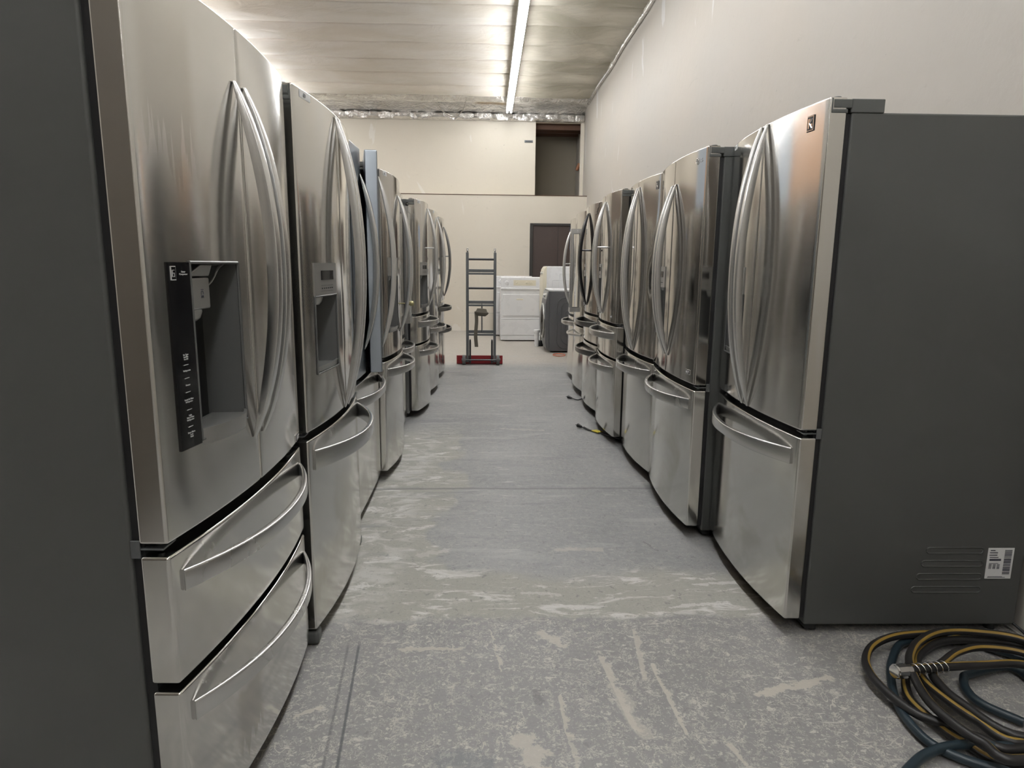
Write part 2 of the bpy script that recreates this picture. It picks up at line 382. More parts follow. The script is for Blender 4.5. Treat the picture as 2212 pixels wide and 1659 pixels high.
        dd = N(nt, 'ShaderNodeVectorMath', operation='MULTIPLY'); L(nt, df.outputs[0], dd.inputs[0]); dd.inputs[1].default_value = (1,1,0)
        ln = N(nt, 'ShaderNodeVectorMath', operation='LENGTH'); L(nt, dd.outputs[0], ln.inputs[0])
        dist = math_(nt, 'MULTIPLY_ADD', wj, wd*5., ln.outputs['Value'])
        g = N(nt, 'ShaderNodeMapRange'); g.inputs['From Min'].default_value = wd*1.1; g.inputs['From Max'].default_value = wd*.8; L(nt, dist, g.inputs['Value'])
        c = mixc(nt, math_(nt, 'MULTIPLY', g.outputs['Result'], st), c, colr)
    dk = noise_mask(nt, ob, 2.1, .66, .78, 5, .8)
    c = mixc(nt, math_(nt, 'MULTIPLY', dk, .4), c, (.15,.145,.145))
    # saw-cut joint across the aisle
    jt = window(nt, math_(nt, 'MULTIPLY_ADD', w, .03, Y), 3.570, 3.585, 3.595, 3.610)
    c = mixc(nt, math_(nt, 'MULTIPLY', jt, .55), c, (.13,.135,.135))
    # two long gouges by the left row
    for off, st in ((0., .8), (.035, .45)):
        gx = math_(nt, 'MULTIPLY_ADD', math_(nt, 'SUBTRACT', Y, 1.48), -.089, -.373-off)
        d = math_(nt, 'ABSOLUTE', math_(nt, 'SUBTRACT', X, gx))
        g = N(nt, 'ShaderNodeMapRange'); g.inputs['From Min'].default_value = .006; g.inputs['From Max'].default_value = .002; L(nt, d, g.inputs['Value'])
        k = math_(nt, 'MULTIPLY', math_(nt, 'MULTIPLY', g.outputs['Result'], window(nt, Y, .5, .8, 2.0, 2.08)), st)
        c = mixc(nt, k, c, (.07,.075,.085))
    L(nt, c, b.inputs['Base Color'])
    ro = math_(nt, 'MULTIPLY_ADD', pale, .2, .48); L(nt, ro, b.inputs['Roughness'])
    b.inputs['Specular IOR Level'].default_value = .4
    bp = N(nt, 'ShaderNodeBump'); bp.inputs['Strength'].default_value = .25; bp.inputs['Distance'].default_value = .006
    L(nt, noise_mask(nt, ob, 24., .2, .8, 8), bp.inputs['Height']); L(nt, bp.outputs['Normal'], b.inputs['Normal'])
    return m
M['floor'] = floor_mat()

# ------------------------------------------------------------------ the hall
XR, XL, YN, YB, YU = 1.86, -7.0, -5.0, 12.75, 13.35
ZL, ZC = 2.53, 4.285
bm = bmesh.new(); box(bm, XL-.1, XR+.1, YN-.1, 14.8, -.1, 0); struct('floor', bm, M['floor'])
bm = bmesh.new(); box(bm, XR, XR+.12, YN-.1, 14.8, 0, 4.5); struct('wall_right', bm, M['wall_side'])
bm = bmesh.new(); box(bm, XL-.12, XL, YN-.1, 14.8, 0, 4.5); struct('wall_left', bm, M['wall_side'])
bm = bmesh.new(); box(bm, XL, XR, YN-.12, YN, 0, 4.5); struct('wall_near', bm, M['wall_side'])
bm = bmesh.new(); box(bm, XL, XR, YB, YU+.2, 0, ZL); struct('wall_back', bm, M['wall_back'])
bm = bmesh.new(); box(bm, -1.85, -1.75, YN, .35, 0, 3.0); struct('reflection_prop_dark', bm, M['dark_prop'])  # unseen brown panel, added so the near left door edges reflect something dark
bm = bmesh.new(); box(bm, XL, XR, YB-.006, YB+.1, ZL, ZL+.012); struct('trim_5', bm, M['joist'])
bm = bmesh.new(); box(bm, -4.6, -2.72, 8.1, 8.16, 0, 3.45); struct('reflection_prop_orange', bm, M['orange_prop'])  # unseen orange board, added to tint reflections in the nearest right-hand doors
bm = bmesh.new(); box(bm, -5.2, -1.95, 12.5, 12.56, 0, 2.75); struct('reflection_prop_brown', bm, M['brown_prop'])  # unseen brown board, added to darken what the right row mirrors
bm = bmesh.new(); box(bm, -2.70, -1.9, 8.1, 8.16, 0, 3.0); struct('reflection_prop_pale', bm, M['blue_prop'])  # unseen pale blue board, added as a cool streak for the steel to reflect
OX0, OX1, OZ = .924, 1.800, 3.955
bm = bmesh.new()
box(bm, XL, OX0, YU, YU+.1, ZL, 4.4); box(bm, OX1, XR, YU, YU+.1, ZL, 4.4); box(bm, OX0, OX1, YU, YU+.1, OZ, 4.4)
struct('wall_back_upper', bm, M['wall_back'])
# alcove behind the opening
bm = bmesh.new()
box(bm, OX0-.5, XR, 14.5, 14.6, ZL-.05, 4.3); box(bm, OX0-.6, OX0-.5, YU+.1, 14.6, ZL-.05, 4.3); box(bm, OX0-.5, XR, YU+.2, 14.5, ZL-.1, ZL-.02)
box(bm, OX0-.6, XR, YU+.1, 14.6, 4.3, 4.4)
struct('wall_alcove', bm, M['alcove'])
bm = bmesh.new()
for k in range(3): box(bm, OX0-.5, XR, 13.55+.33*k, 13.6+.33*k, 3.86, 4.0)
for k in range(3): box(bm, OX0+.05+.4*k, OX0+.10+.4*k, YU+.1, 14.5, 4.0, 4.1)
struct('trim_2', bm, M['joist'])
bm = bmesh.new(); lathe(bm, [(.0,-.05),(.03,-.045),(.035,0),(.03,.045),(.0,.05)], 14, M=Matrix.Rotation(.35, 3, 'Y') @ Matrix.Scale(1.6, 3, (0,0,1)))
o = mesh_obj('wall_lamp', bm, M['fitting'], smooth=40, loc=(1.828, 13.9, 3.22)); tag(o, 'small orange fitting on the side wall of the dark upper opening', 'fitting')

# ceiling sheets sagging between purlins
PUR, P0 = .72, 12.80
def ceil_z(x, y):
    p = ((P0-y)/PUR) % 1.
    s = .06*(math.sin(PI*p)**.7) if p > 0 else 0
    r = min(1, max(0, (x+.2)/1.2))
    n1 = noise.noise((x*.55+7, y*1.5, 1.3)); n2 = noise.noise((x*1.5+y*1.1, y*2.6-x*.8, 4.1)); n3 = noise.noise((x*4+y*2, y*5-x*2, 9.))
    if abs(y-(P0-PUR*round((P0-y)/PUR))) < .004 and y < P0-.1: s = -.045*(1-.7*r)
    return ZC-s*(1-.35*r)+.022*n1+(.012+.03*r)*n2+(.003+.012*r)*n3
xs = [XL, -6.2, -5.4]+[-4.8+.08*i for i in range(84)]; xs = [x for x in xs if x < XR]+[XR]
ys = [YN+.36*i for i in range(31)]; ys = [y for y in ys if y < 5.9]; y = 5.96
while y < P0: ys.append(y); y += .045
ys.append(P0)
for k in range(1, 10):
    yp = P0-PUR*k; ys = [y for y in ys if abs(y-yp) > .022]+[yp-.016, yp, yp+.016]
ys.sort()
bm = bmesh.new(); G = [[bm.verts.new((x, y, ceil_z(x, y))) for x in xs] for y in ys]
for A, B in zip(G, G[1:]):
    for i in range(len(xs)-1): bm.faces.new((A[i], A[i+1], B[i+1], B[i]))
# roof deck above so that no light leaks
struct('ceiling', bm, M['ceiling'], smooth=60)
bm = bmesh.new(); box(bm, XL-.1, XR+.1, YN-.1, 14.8, 4.5, 4.6); struct('ceiling_deck', bm, M['alcove'])
# foil panel and foil-wrapped ledger
bm = bmesh.new(); xs2 = [XL]+[-4+.05*i for i in range(117)]+[XR]
prof = [(P0-.03, ZC+.01), (P0+.06, 4.20), (P0+.15, 4.19), (P0+.26, 4.175), (P0+.36, 4.15), (P0+.45, 4.12), (YU-.06, 4.105)]
def fz(x, j): return .02*noise.noise((x*1.1, j*.5, 2.))+.012*noise.noise((x*5, j*1.3, 5.))
G = [[bm.verts.new((x, y, z+fz(x, j))) for x in xs2] for j, (y, z) in enumerate(prof)]
for A, B in zip(G, G[1:]):
    for i in range(len(xs2)-1): bm.faces.new((A[i], A[i+1], B[i+1], B[i]))
struct('trim_3', bm, M['foil'], smooth=70)
bm = bmesh.new(); xs3 = [XL]+[-4+.025*i for i in range(234)]+[XR-.01]
prof = [(YU-.02, 4.12), (YU-.06, 4.10), (YU-.085, 4.07), (YU-.07, 4.035), (YU-.085, 4.0), (YU-.06, 3.965), (YU-.005, 3.955)]
def fy(x, j): return .028*noise.noise((x*9, j*.9, 2.))+.02*(1 if math.sin(x*13+noise.noise((x,0,0))*3) > .93 else 0)
G = [[bm.verts.new((x, y+fy(x, j)*(0 if j in (0, 6) else 1), z+.012*noise.noise((x*4, j, 8.)))) for x in xs3] for j, (y, z) in enumerate(prof)]
for A, B in zip(G, G[1:]):
    for i in range(len(xs3)-1): bm.faces.new((A[i], A[i+1], B[i+1], B[i]))
struct('trim_4', bm, M['foil'], smooth=50)
# flap of sheeting along the right wall head
bm = bmesh.new(); tube(bm, [(XR-.02+.012*noise.noise((0, y*.8, 3)), y, 4.185+.03*noise.noise((0, y*.9, 1))) for y in [YN+.2*i for i in range(90)] if y < 13.0], .028, 8)
struct('trim_1', bm, M['foil'], smooth=60)
# slack cable on the foil
def at_depth(u, v, y):
    c = ((u-1106)/f_, (v-829.5)/f_, 1.); r = [sum(a*b for a, b in zip(row, c)) for row in Rm]; k = y/r[1]; return (r[0]*k, y, h_+r[2]*k)
bm = bmesh.new(); tube(bm, crom([at_depth(u, v, y) for u, v, y in ((936,212,12.83), (944,222,12.95), (955,238,13.1), (968,249,13.17), (984,252,13.18), (996,243,13.13), (1003,230,13.0), (1007,214,12.83))]), .009, 8)
tag(mesh_obj('cable', bm, M['cable_sheath'], smooth=60), 'slack beige cable looping down over the silver foil above the back wall', 'cable')

# double door in the back wall
bm = bmesh.new(); box(bm, .80, 2.0-.18, YB-.02, YB, 0, 1.985)
d = struct('door_1', bm, M['brown'])
bm = bmesh.new(); box(bm, .80, .86, YB-.045, YB-.02, 0, 2.03); box(bm, .86, 1.82, YB-.045, YB-.02, 1.985, 2.03)
mesh_obj('door_frame', bm, M['brown_frame'], d, bevel=.004)
bm = bmesh.new(); box(bm, 1.33, 1.335, YB-.024, YB-.02, 0, 1.985); mesh_obj('door_gap', bm, M['gasket'], d)
# latch plate on the upper wall
t = thing('latch_plate', 'small grey metal plate on the upper back wall left of the opening', 'plate', (.79, YU, 3.60))
mesh_obj('plate', boxm(-.08, .08, -.012, 0, -.022, .022), M['alu'], t, bevel=.004)
mesh_obj('slot', boxm(-.06, .06, -.015, -.012, -.008, .008), M['alu_dark'], t)

# ------------------------------------------------------------------ fluorescent strips
def strip_light(x, y0, y1, label):
    t = thing('strip_light', label, 'ceiling light', (x, (y0+y1)/2, 4.155), 0, 'fluorescent strip lights')
    h = (y1-y0)/2
    mesh_obj('housing', boxm(-.058, .058, -h, h, -.085, .0), M['white_enamel'], t, bevel=.006)
    for e in (-1, 1): mesh_obj('hanger', boxm(-.012, .012, e*h*.8-.012, e*h*.8+.012, -.001, .082), M['white_enamel'], t)
    for s in (-1, 1):
        bm = bmesh.new(); cyl(bm, (s*.034, -h+.03, -.115), (s*.034, h-.03, -.115), .0165, 12)
        mesh_obj('tube', bm, M['tube'], t, smooth=40)
    for s in (-1, 1):
        for e in (-1, 1):
            bm = bmesh.new(); box(bm, s*.034-.012, s*.034+.012, e*(h-.02)-.008, e*(h-.02)+.008, -.13, -.085)
            mesh_obj('lamp_holder', bm, M['white_enamel'], t, bevel=.003)
ends = [12.98-2.32*i for i in range(8)]
names = ['fluorescent strip light nearest the back wall, above the aisle', 'middle fluorescent strip light of the three in view above the aisle', 'fluorescent strip light above the aisle cut by the top of the photo']
for i, e in enumerate(ends):
    strip_light(.395, e-2.32, e, names[i] if i < 3 else 'twin tube fluorescent strip light above the aisle behind the viewer')
for xx in (-3.75,):
    for i, e in enumerate(ends): strip_light(xx, e-2.32, e, 'twin tube fluorescent strip light over the neighbouring aisle')

# ------------------------------------------------------------------ refrigerators
GAPS = .003
def front(x, w, bow): return -bow*(1-(2*x/w)**2)

def slab(x0, x1, z0, z1, w, bow, t=.055, hole=None, dent=None, nx=18):
    bm = bmesh.new()
    xs = [x0+(x1-x0)*i/nx for i in range(nx+1)]; zs = [z0, z1]
    if hole:
        xs = sorted(set([x for x in xs if all(abs(x-h) > .008 for h in hole[:2])]+list(hole[:2]))); zs = sorted(set(zs+list(hole[2:])))
    if dent: zs = [z0+(z1-z0)*i/40 for i in range(41)]; xs = [x0+(x1-x0)*i/40 for i in range(41)]
    def Y(x, z):
        y = front(x, w, bow)
        if dent:
            for dx, dz, r, a in dent: y += a*math.exp(-((x-dx)**2/(r*.6)**2+(z-dz)**2/r**2))
        return y
    F = [[bm.verts.new((x, Y(x, z), z)) for x in xs] for z in zs]
    nX, nZ = len(xs), len(zs)
    for j in range(nZ-1):
        for i in range(nX-1):
            if hole and hole[0]-1e-6 <= xs[i] < hole[1]-1e-6 and hole[2]-1e-6 <= zs[j] < hole[3]-1e-6: continue
            bm.faces.new((F[j][i], F[j][i+1], F[j+1][i+1], F[j+1][i]))
    Bb = [bm.verts.new((x, t, z0)) for x in xs]; Bt = [bm.verts.new((x, t, z1)) for x in xs]
    for i in range(nX-1):
        bm.faces.new((F[0][i+1], F[0][i], Bb[i], Bb[i+1])); bm.faces.new((F[-1][i], F[-1][i+1], Bt[i+1], Bt[i]))
        bm.faces.new((Bb[i+1], Bb[i], Bt[i], Bt[i+1]))
    bm.faces.new([F[j][0] for j in range(nZ)][::-1]+[Bb[0], Bt[0]])
    bm.faces.new([F[j][-1] for j in range(nZ)]+[Bt[-1], Bb[-1]])
    return bm

def v_handle(x, z0, z1, w, bow, out=.066, wx=.030, ty=.026, post=None, lean=.0):
    """arched upright pull: both ends meet the door, the middle stands off"""
    bm = bmesh.new(); n = 28; pts = []
    for i in range(n+1):
        s = i/n; u = 2*s-1
        pts.append((x+lean*(1-u*u), front(x, w, bow)-out*(1-abs(u)**2.1)-ty*.12, z0+(z1-z0)*s))
    def sec(i, N):
        u = abs(2*i/(N-1)-1); k = 1-.45*u**4
        return rrect(wx*k, ty*(1-.82*u**5), .0022)
    sweep(bm, pts, (1,0,0), sec)
    if post:
        zz = z0+(z1-z0)*post; u = 2*post-1; y = front(x, w, bow)
        cyl(bm, (x, y+.004, zz), (x, y-out*(1-abs(u)**2.1), zz), .006, 10)
    return bm

def bar_handle(x, z0, z1, w, bow, out=.047, r=.012, flat=False):
    bm = bmesh.new(); y = front(x, w, bow)
    if flat: box(bm, x-.02, x+.02, y-out-.012, y-out+.012, z0, z1)
    else: cyl(bm, (x, y-out, z0+.01), (x, y-out, z1-.01), r, 16)
    for z in (z0+.02, z1-.02): box(bm, x-.017, x+.017, y-out-.016, y+.002, z-.022, z+.022)
    return bm

def h_handle(x0, x1, z, w, bow, out=.075, h=.05, th=.016, taper=.72, droop=.0):
    bm = bmesh.new(); n = 36; pts = []; xc, hw = (x0+x1)/2, (x1-x0)/2
    for i in range(n+1):
        u = -1+2*i/n
        pts.append((xc+hw*u, front(xc+hw*u, w, bow)-out*(1-abs(u)**2.3)-th*.15, z-droop*(1-u*u)))
    def sec(i, N):
        u = abs(2*i/(N-1)-1); return [(a, b) for a, b in rrect(h*(taper+(1-taper)*u), th*(1-.55*u**3), .0045)]
    sweep(bm, pts, (0,0,1), sec); return bm

def text(name, body, size, mat, parent, loc, rot=(PI/2,0,0), align='CENTER', space=1.0, extrude=.0004):
    cu = bpy.data.curves.new(name, 'FONT'); cu.body = body; cu.size = size; cu.align_x = align; cu.align_y = 'CENTER'
    cu.space_line = space; cu.extrude = extrude; cu.resolution_u = 3
    cu.materials.append(mat); tmp = bpy.data.objects.new(name, cu); C.objects.link(tmp)
    me = bpy.data.meshes.new_from_object(tmp.evaluated_get(bpy.context.evaluated_depsgraph_get()))
    bpy.data.objects.remove(tmp); bpy.data.curves.remove(cu)
    o = bpy.data.objects.new(name, me); C.objects.link(o)
    o.parent = parent; o.location = loc; o.rotation_euler = rot; return o

def dispenser(parent, w, bow, hole, style, mats):
    xa, xb, za, zb = hole; yb = .05
    bm = bmesh.new(); ins = .012
    n = 8; xs = [xa+(xb-xa)*i/n for i in range(n+1)]
    top = [bm.verts.new((x, front(x, w, bow)+.0015, zb)) for x in xs]; bot = [bm.verts.new((x, front(x, w, bow)+.0015, za)) for x in xs]
    bx = [xa+ins+(xb-xa-2*ins)*i/n for i in range(n+1)]
    bt = [bm.verts.new((x, yb, zb-ins)) for x in bx]; bb = [bm.verts.new((x, yb, za+ins*.3)) for x in bx]
    for i in range(n):
        bm.faces.new((top[i], top[i+1], bt[i+1], bt[i])); bm.faces.new((bot[i+1], bot[i], bb[i], bb[i+1])); bm.faces.new((bt[i], bt[i+1], bb[i+1], bb[i]))
    bm.faces.new((top[0], bt[0], bb[0], bot[0])); bm.faces.new((top[-1], bot[-1], bb[-1], bt[-1]))
    # slim bead round the opening
    yl = lambda x: front(x, w, bow)-.0015
    ring = [(x, yl(x), zb) for x in xs]+[(x, yl(x), za) for x in xs[::-1]]; ring.append(ring[0])
    for A, B in zip(ring, ring[1:]): cyl(bm, A, B, .0032, 6)
    d = mesh_obj('dispenser', bm, mats[0], parent, smooth=35)
    # drip tray: shelf with a curved, raised lip
    bm = bmesh.new(); m = 14; up = []; lo = []; up2 = []
    for i in range(m+1):
        u = -1+2*i/m; x = (xa+xb)/2+(xb-xa)/2*u; y = front(x, w, bow)-(.022 if style == 'A' else .004)*(1-abs(u)**3)-.001
        up.append(bm.verts.new((x, y, za+.022))); lo.append(bm.verts.new((x, y+.004, za-.012 if style == 'A' else za+.004)))
        up2.append(bm.verts.new((x, min(y+.007, yb-.01), za+.022)))
    in_ = [bm.verts.new((v.co.x, v.co.y+.001, za+.014)) for v in up2]
    bk = [bm.verts.new((v.co.x, yb-.006, za+.014)) for v in up2]; bk0 = [bm.verts.new((v.co.x, yb-.006, za-.0)) for v in up2]
    for i in range(m):
        for A, B in ((lo, up), (up, up2), (up2, in_), (in_, bk), (bk, bk0), (bk0, lo)): bm.faces.new((A[i], A[i+1], B[i+1], B[i]))
    for i in (0, m): bm.faces.new((lo[i], up[i], up2[i], in_[i], bk[i], bk0[i]))
    box(bm, (xa+xb)/2-.05, (xa+xb)/2+.05, yb-.02, yb-.014, za+.0142, za+.017)
    mesh_obj('drip_tray', bm, mats[1], d, smooth=35)
    if style == 'A':
        # black glass strip left of the recess, slightly canted
        pa, pb = xa-.070, xa-.003; k = 5; bm = bmesh.new(); P = [[], [], [], []]
        for i in range(k+1):
            x = pa+(pb-pa)*i/k; y = front(x, w, bow)
            for j, (dy, z) in enumerate(((-.003, zb), (-.003, za-.006), (.004, zb), (.004, za-.006))): P[j].append(bm.verts.new((x, y+dy, z)))
        for i in range(k):
            bm.faces.new((P[0][i], P[0][i+1], P[1][i+1], P[1][i])); bm.faces.new((P[2][i], P[2][i+1], P[0][i+1], P[0][i])); bm.faces.new((P[1][i], P[1][i+1], P[3][i+1], P[3][i]))
        for i in (0, k): bm.faces.new((P[0][i], P[1][i], P[3][i], P[2][i]))
        mesh_obj('control_panel', bm, M['glass_black'], d, smooth=30)['label'] = 'black glass control strip with pale lettering'
        xm = (pa+pb)/2; ang = math.atan((front(pb, w, bow)-front(pa, w, bow))/(pb-pa)); R = (PI/2, 0, ang)
        yy = front(xm, w, bow)-.0036
        text('lettering', 'Linear\nCompressor', .0050, M['print'], d, (xm+.012, front(xm+.012, w, bow)-.0036, zb-.020), R, 'CENTER', .9)
        lines = [('Ice Type\nIce Plus\nIce Off', .098), ('Refrigerator', .131), ('Freezer', .166), ('Fresh Air Filter\nRefrigerator', .204), ('Light\nWater Filter\nRefrigerator', .246), ('Door Alarm\nLock\nHold', .288)]
        for s, dz in lines: text('lettering', s, .0046, M['print'], d, (xm, yy, zb-.10-dz*.80), R, 'CENTER', .95)
        for dz in (.117, .149, .183, .226, .268): mesh_obj('divider', boxm(xm-.010, xm+.010, yy-.0003, yy+.001, zb-.10-dz*.80-.0005, zb-.10-dz*.80+.0005), M['print'], d)
        bm = bmesh.new()
        ix, iz = xm-.018, zb-.020
        iy = front(ix, w, bow)-.0036
        for a in ((-.009,.009,-.013,-.0115), (-.009,.009,.0115,.013), (-.009,-.0078,-.013,.013), (.0078,.009,-.013,.013), (-.004,.004,-.007,-.006), (-.004,-.003,-.007,.006), (.003,.004,-.007,.0), (-.004,.004,-.0005,.0005), (-.004,.004,.005,.006)):
            box(bm, ix+a[0], ix+a[1], iy-.0004, iy+.002, iz+a[2], iz+a[3])
        mesh_obj('icon', bm, M['print'], d)
        # ice chute: hood, square flap and funnel
        bm = bmesh.new(); cx = xa+.055; fy_ = front(cx, w, bow)
        box(bm, xa+.010, xa+.100, fy_+.012, yb, zb-.094, zb-.030)
        mesh_obj('ice_chute', bm, mats[1], d, bevel=.004)
        bm = bmesh.new()
        v = [bm.verts.new(p) for p in ((xa+.006, fy_+.014, zb-.028), (xa+.105, fy_+.014, zb-.028), (xa+.105, yb, zb-.028), (xa+.006, yb, zb-.028), (xa+.055, fy_+.006, zb-.004), (xa+.105, fy_+.006, zb-.004), (xa+.105, yb, zb-.004), (xa+.055, yb, zb-.004))]
        for f in ((0,1,2,3), (4,5,6,7), (0,1,5,4), (1,2,6,5), (2,3,7,6), (3,0,4,7)): bm.faces.new([v[i] for i in f])
        mesh_obj('chute_hood', bm, mats[1], d, bevel=.003)
        bm = bmesh.new(); lathe(bm, [(.014,-.018), (.022,-.012), (.026,0), (.026,.004)], 16, (xa+.035, fy_+.03, zb-.098)); mesh_obj('ice_nozzle', bm, mats[1], d, smooth=40)
        text('lettering', 'ICE', .013, M['ink'], d, (xa+.062, fy_+.0115, zb-.062), (PI/2, PI/2, ang), 'CENTER')
        bm = bmesh.new(); tube(bm, crom([(xa+.10, fy_+.03, zb-.055), (xa+.125, fy_+.02, zb-.040), (xa+.145, fy_+.012, zb-.012), (xa+.165, fy_+.01, zb-.003)]), .0025, 6); mesh_obj('water_tube', bm, mats[1], d, smooth=60)
    else:
        zp = zb+.105; pa, pb = xa, xb; k = 6; bm = bmesh.new(); P = [[], [], [], []]
        for i in range(k+1):
            x = pa+(pb-pa)*i/k; y = front(x, w, bow)
            for j, (dy, z) in enumerate(((-.0035, zp), (-.0035, zb), (.004, zp), (.03, zb))): P[j].append(bm.verts.new((x, y+dy, z)))
        for i in range(k):
            bm.faces.new((P[0][i], P[0][i+1], P[1][i+1], P[1][i])); bm.faces.new((P[2][i], P[2][i+1], P[0][i+1], P[0][i])); bm.faces.new((P[1][i], P[1][i+1], P[3][i+1], P[3][i]))
        for i in (0, k): bm.faces.new((P[0][i], P[1][i], P[3][i], P[2][i]))
        mesh_obj('control_panel', bm, M['disp_light'], d, smooth=30)
        xm = (pa+pb)/2; ang = math.atan((front(pb, w, bow)-front(pa, w, bow))/(pb-pa)); yy = front(xm, w, bow)
        bm = bmesh.new(); sa, sb = xm-.055, xm+.065
        v = [bm.verts.new((x, front(x, w, bow)-.0062, z)) for x, z in ((sa, zp-.054), (sb, zp-.054), (sb, zp-.024), (sa, zp-.024))]; bm.faces.new(v)
        r = bmesh.ops.extrude_face_region(bm, geom=bm.faces[:]); bmesh.ops.translate(bm, verts=[g for g in r['geom'] if isinstance(g, bmesh.types.BMVert)], vec=(0,.008,0))
        mesh_obj('display', bm, M['glass_black'], d)
        bm = bmesh.new()
        for q in range(6):
            x = xm-.05+.02*q; box(bm, x, x+.012, front(x, w, bow)-.0045, front(x, w, bow)-.002, zp-.083, zp-.079)
        for z in (zp-.072, zp-.090):
            for q in range(12):
                x = xm-.055+.01*q; box(bm, x, x+.0098, front(x, w, bow)-.0043, front(x, w, bow)-.002, z, z+.0008)
        mesh_obj('marking', bm, M['plastic_black'], d)
        bm = bmesh.new(); lathe(bm, [(.006,-.02), (.010,-.014), (.012,.0)], 12, (xa+.025, front(xa, w, bow)+.02, zb-.001)); mesh_obj('nozzle', bm, mats[1], d, smooth=40)
        bm = bmesh.new(); lathe(bm, [(.015,-.03), (.024,-.02), (.03,.0)], 14, (xm+.02, front(xm, w, bow)+.045, zb-.002)); mesh_obj('ice_chute', bm, mats[1], d, smooth=40)
    return d

def fridge(label, near, far, side, kind='3', bow=.035, handle='arc', hz=None, hmat='handle', hpost=None, disp=None, dmat='steel', lmat='steel_low', z_case=1.71,
           dh=None, badge=None, sticker=None, case_mat='side', depth=.74, open_right=0, feet=None, hoff=.028, dent=None, drawer_tube=False, zd=None, hinge_cover=True, hout=.066):
    n, q = Vector(near), Vector(far); w = (q-n).length; u = (q-n)/w
    if side == 'R': u = -u
    c = (n+q)/2; rz = math.atan2(u.y, u.x)
    t = thing('refrigerator', label, 'refrigerator', (c.x, c.y, 0), rz, 'refrigerators in the left row' if side == 'L' else 'refrigerators in the right row')
    hw = w/2; D = M[dmat]
    Z = zd or {'3': [(.725, 1.752), (.06, .70)], '4': [(.855, 1.752), (.613, .835), (.06, .597)]}[kind]
    bm = boxm(-hw+.004, hw-.004, .072, .072+depth, .035, z_case)
    cab = mesh_obj('cabinet', bm, M[case_mat], t, bevel=.007, segs=3)
    bm = boxm(-hw+.012, hw-.012, .05, .075, .06, z_case-.004); mesh_obj('gasket', bm, M['gasket'], t)
    mesh_obj('base_grille', boxm(-hw+.02, hw-.02, .085, .12, .012, .07), M['plastic_black'], t)
    for fx in (-hw+.05, hw-.05):
        for fy0 in (.10, depth):
            bm = bmesh.new(); cyl(bm, (fx, fy0+.02, 0), (fx, fy0+.02, .04), .018, 12); mesh_obj('foot', bm, M['plastic_black'], t, smooth=40)
    z0, z1 = Z[0]
    hz0, hz1 = hz or (.83, 1.64)
    for s in (-1, 1):
        x0, x1 = (-hw, -GAPS) if s < 0 else (GAPS, hw)
        hole = disp[1] if (disp and s < 0) else None
        op = open_right if s > 0 else 0
        bm = slab(x0, x1, z0, z1, w, bow, hole=hole, dent=dent if s > 0 else None)
        if op:
            Rm = Matrix.Translation((hw, .055, 0)) @ Matrix.Rotation(op, 4, 'Z') @ Matrix.Translation((-hw, -.055, 0)); bmesh.ops.transform(bm, matrix=Rm, verts=bm.verts)
        else: Rm = Matrix.Identity(4)
        d = mesh_obj('door', bm, D if not (isinstance(D, tuple)) else D, t, bevel=.006, segs=3)
        x = s*hoff
        if handle == 'arc': bm = v_handle(x, hz0, hz1, w, bow, post=hpost, out=hout)
        elif handle == 'bar': bm = bar_handle(x*1.25, hz0, hz1, w, bow)
        else: bm = bar_handle(x*1.4, hz0, hz1, w, bow, flat=True)
        bmesh.ops.transform(bm, matrix=Rm, verts=bm.verts)
        mesh_obj('handle', bm, M[hmat], d, smooth=32)
        if hinge_cover:
            a, b_ = sorted((s*(hw-.075), s*(hw-.002))); a2, b2 = sorted((s*(hw-.06), s*(hw+.0012)))
            bm = bmesh.new(); box(bm, a, b_, .068, .17, z_case-.002, z_case+.038); box(bm, a2, b2, .012, .07, z1-.032, z1-.006)
            box(bm, a2, b2, .006, .058, z1-.047, z1-.034); box(bm, a2, b2, .006, .012, z1-.047, z1-.002)
            cyl(bm, (s*(hw-.03), .035, z1-.01), (s*(hw-.03), .035, z1+.006), .014, 14)
            if op: pass
            mesh_obj('hinge_cover', bm, M['plastic_grey'], t, bevel=.003)
        bm = bmesh.new(); a, b_ = sorted((s*(hw-.055), s*(hw-.006))); box(bm, a, b_, .012, .075, z0-.014, z0-.010); cyl(bm, (s*(hw-.03), .03, z0-.022), (s*(hw-.03), .03, z0+.002), .007, 10)
        a, b_ = sorted((s*(hw-.008), s*(hw-.004))); box(bm, a, b_, .055, .073, z0-.03, z0+.006)
        mesh_obj('hinge', bm, M['alu'], t, bevel=.0015)
    for k, (a, b_) in enumerate(Z[1:]):
        d = mesh_obj('drawer', slab(-hw, hw, a, b_, w, bow, nx=36), M[lmat if not isinstance(lmat, (list, tuple)) else lmat[k]], t, bevel=.006, segs=3)
        if drawer_tube:
            bm = bmesh.new(); pts = []
            for i in range(25):
                uu = -1+2*i/24; xx = uu*hw*.78; pts.append((xx, front(xx, w, bow)-.07*(1-abs(uu)**2.4)+.003, b_-.07-.012*(1-uu*uu)))
            tube(bm, pts, .012, 10)
        else:
            dd = dh or {}
            bm = h_handle(-hw*.91, hw*.91, b_-dd.get('dz', .068), w, bow, out=dd.get('out', .072), h=dd.get('h', .05), th=.017)
        mesh_obj('handle', bm, M['handle_dark' if hmat == 'handle_black' else hmat], d, smooth=32)
    if disp: dispenser(t, w, bow, disp[1], disp[0], (M['disp'], M['disp_light']))
    if feet:
        for s in (-1, 1):
            bm = bmesh.new(); a, b_ = sorted((s*(hw-.055), s*(hw-.002)))
            box(bm, a, b_, -.004, .06, .004, .05); mesh_obj('foot', bm, M['plastic_grey'], t, bevel=.012, segs=3)['label'] = 'rounded grey plastic foot cover'
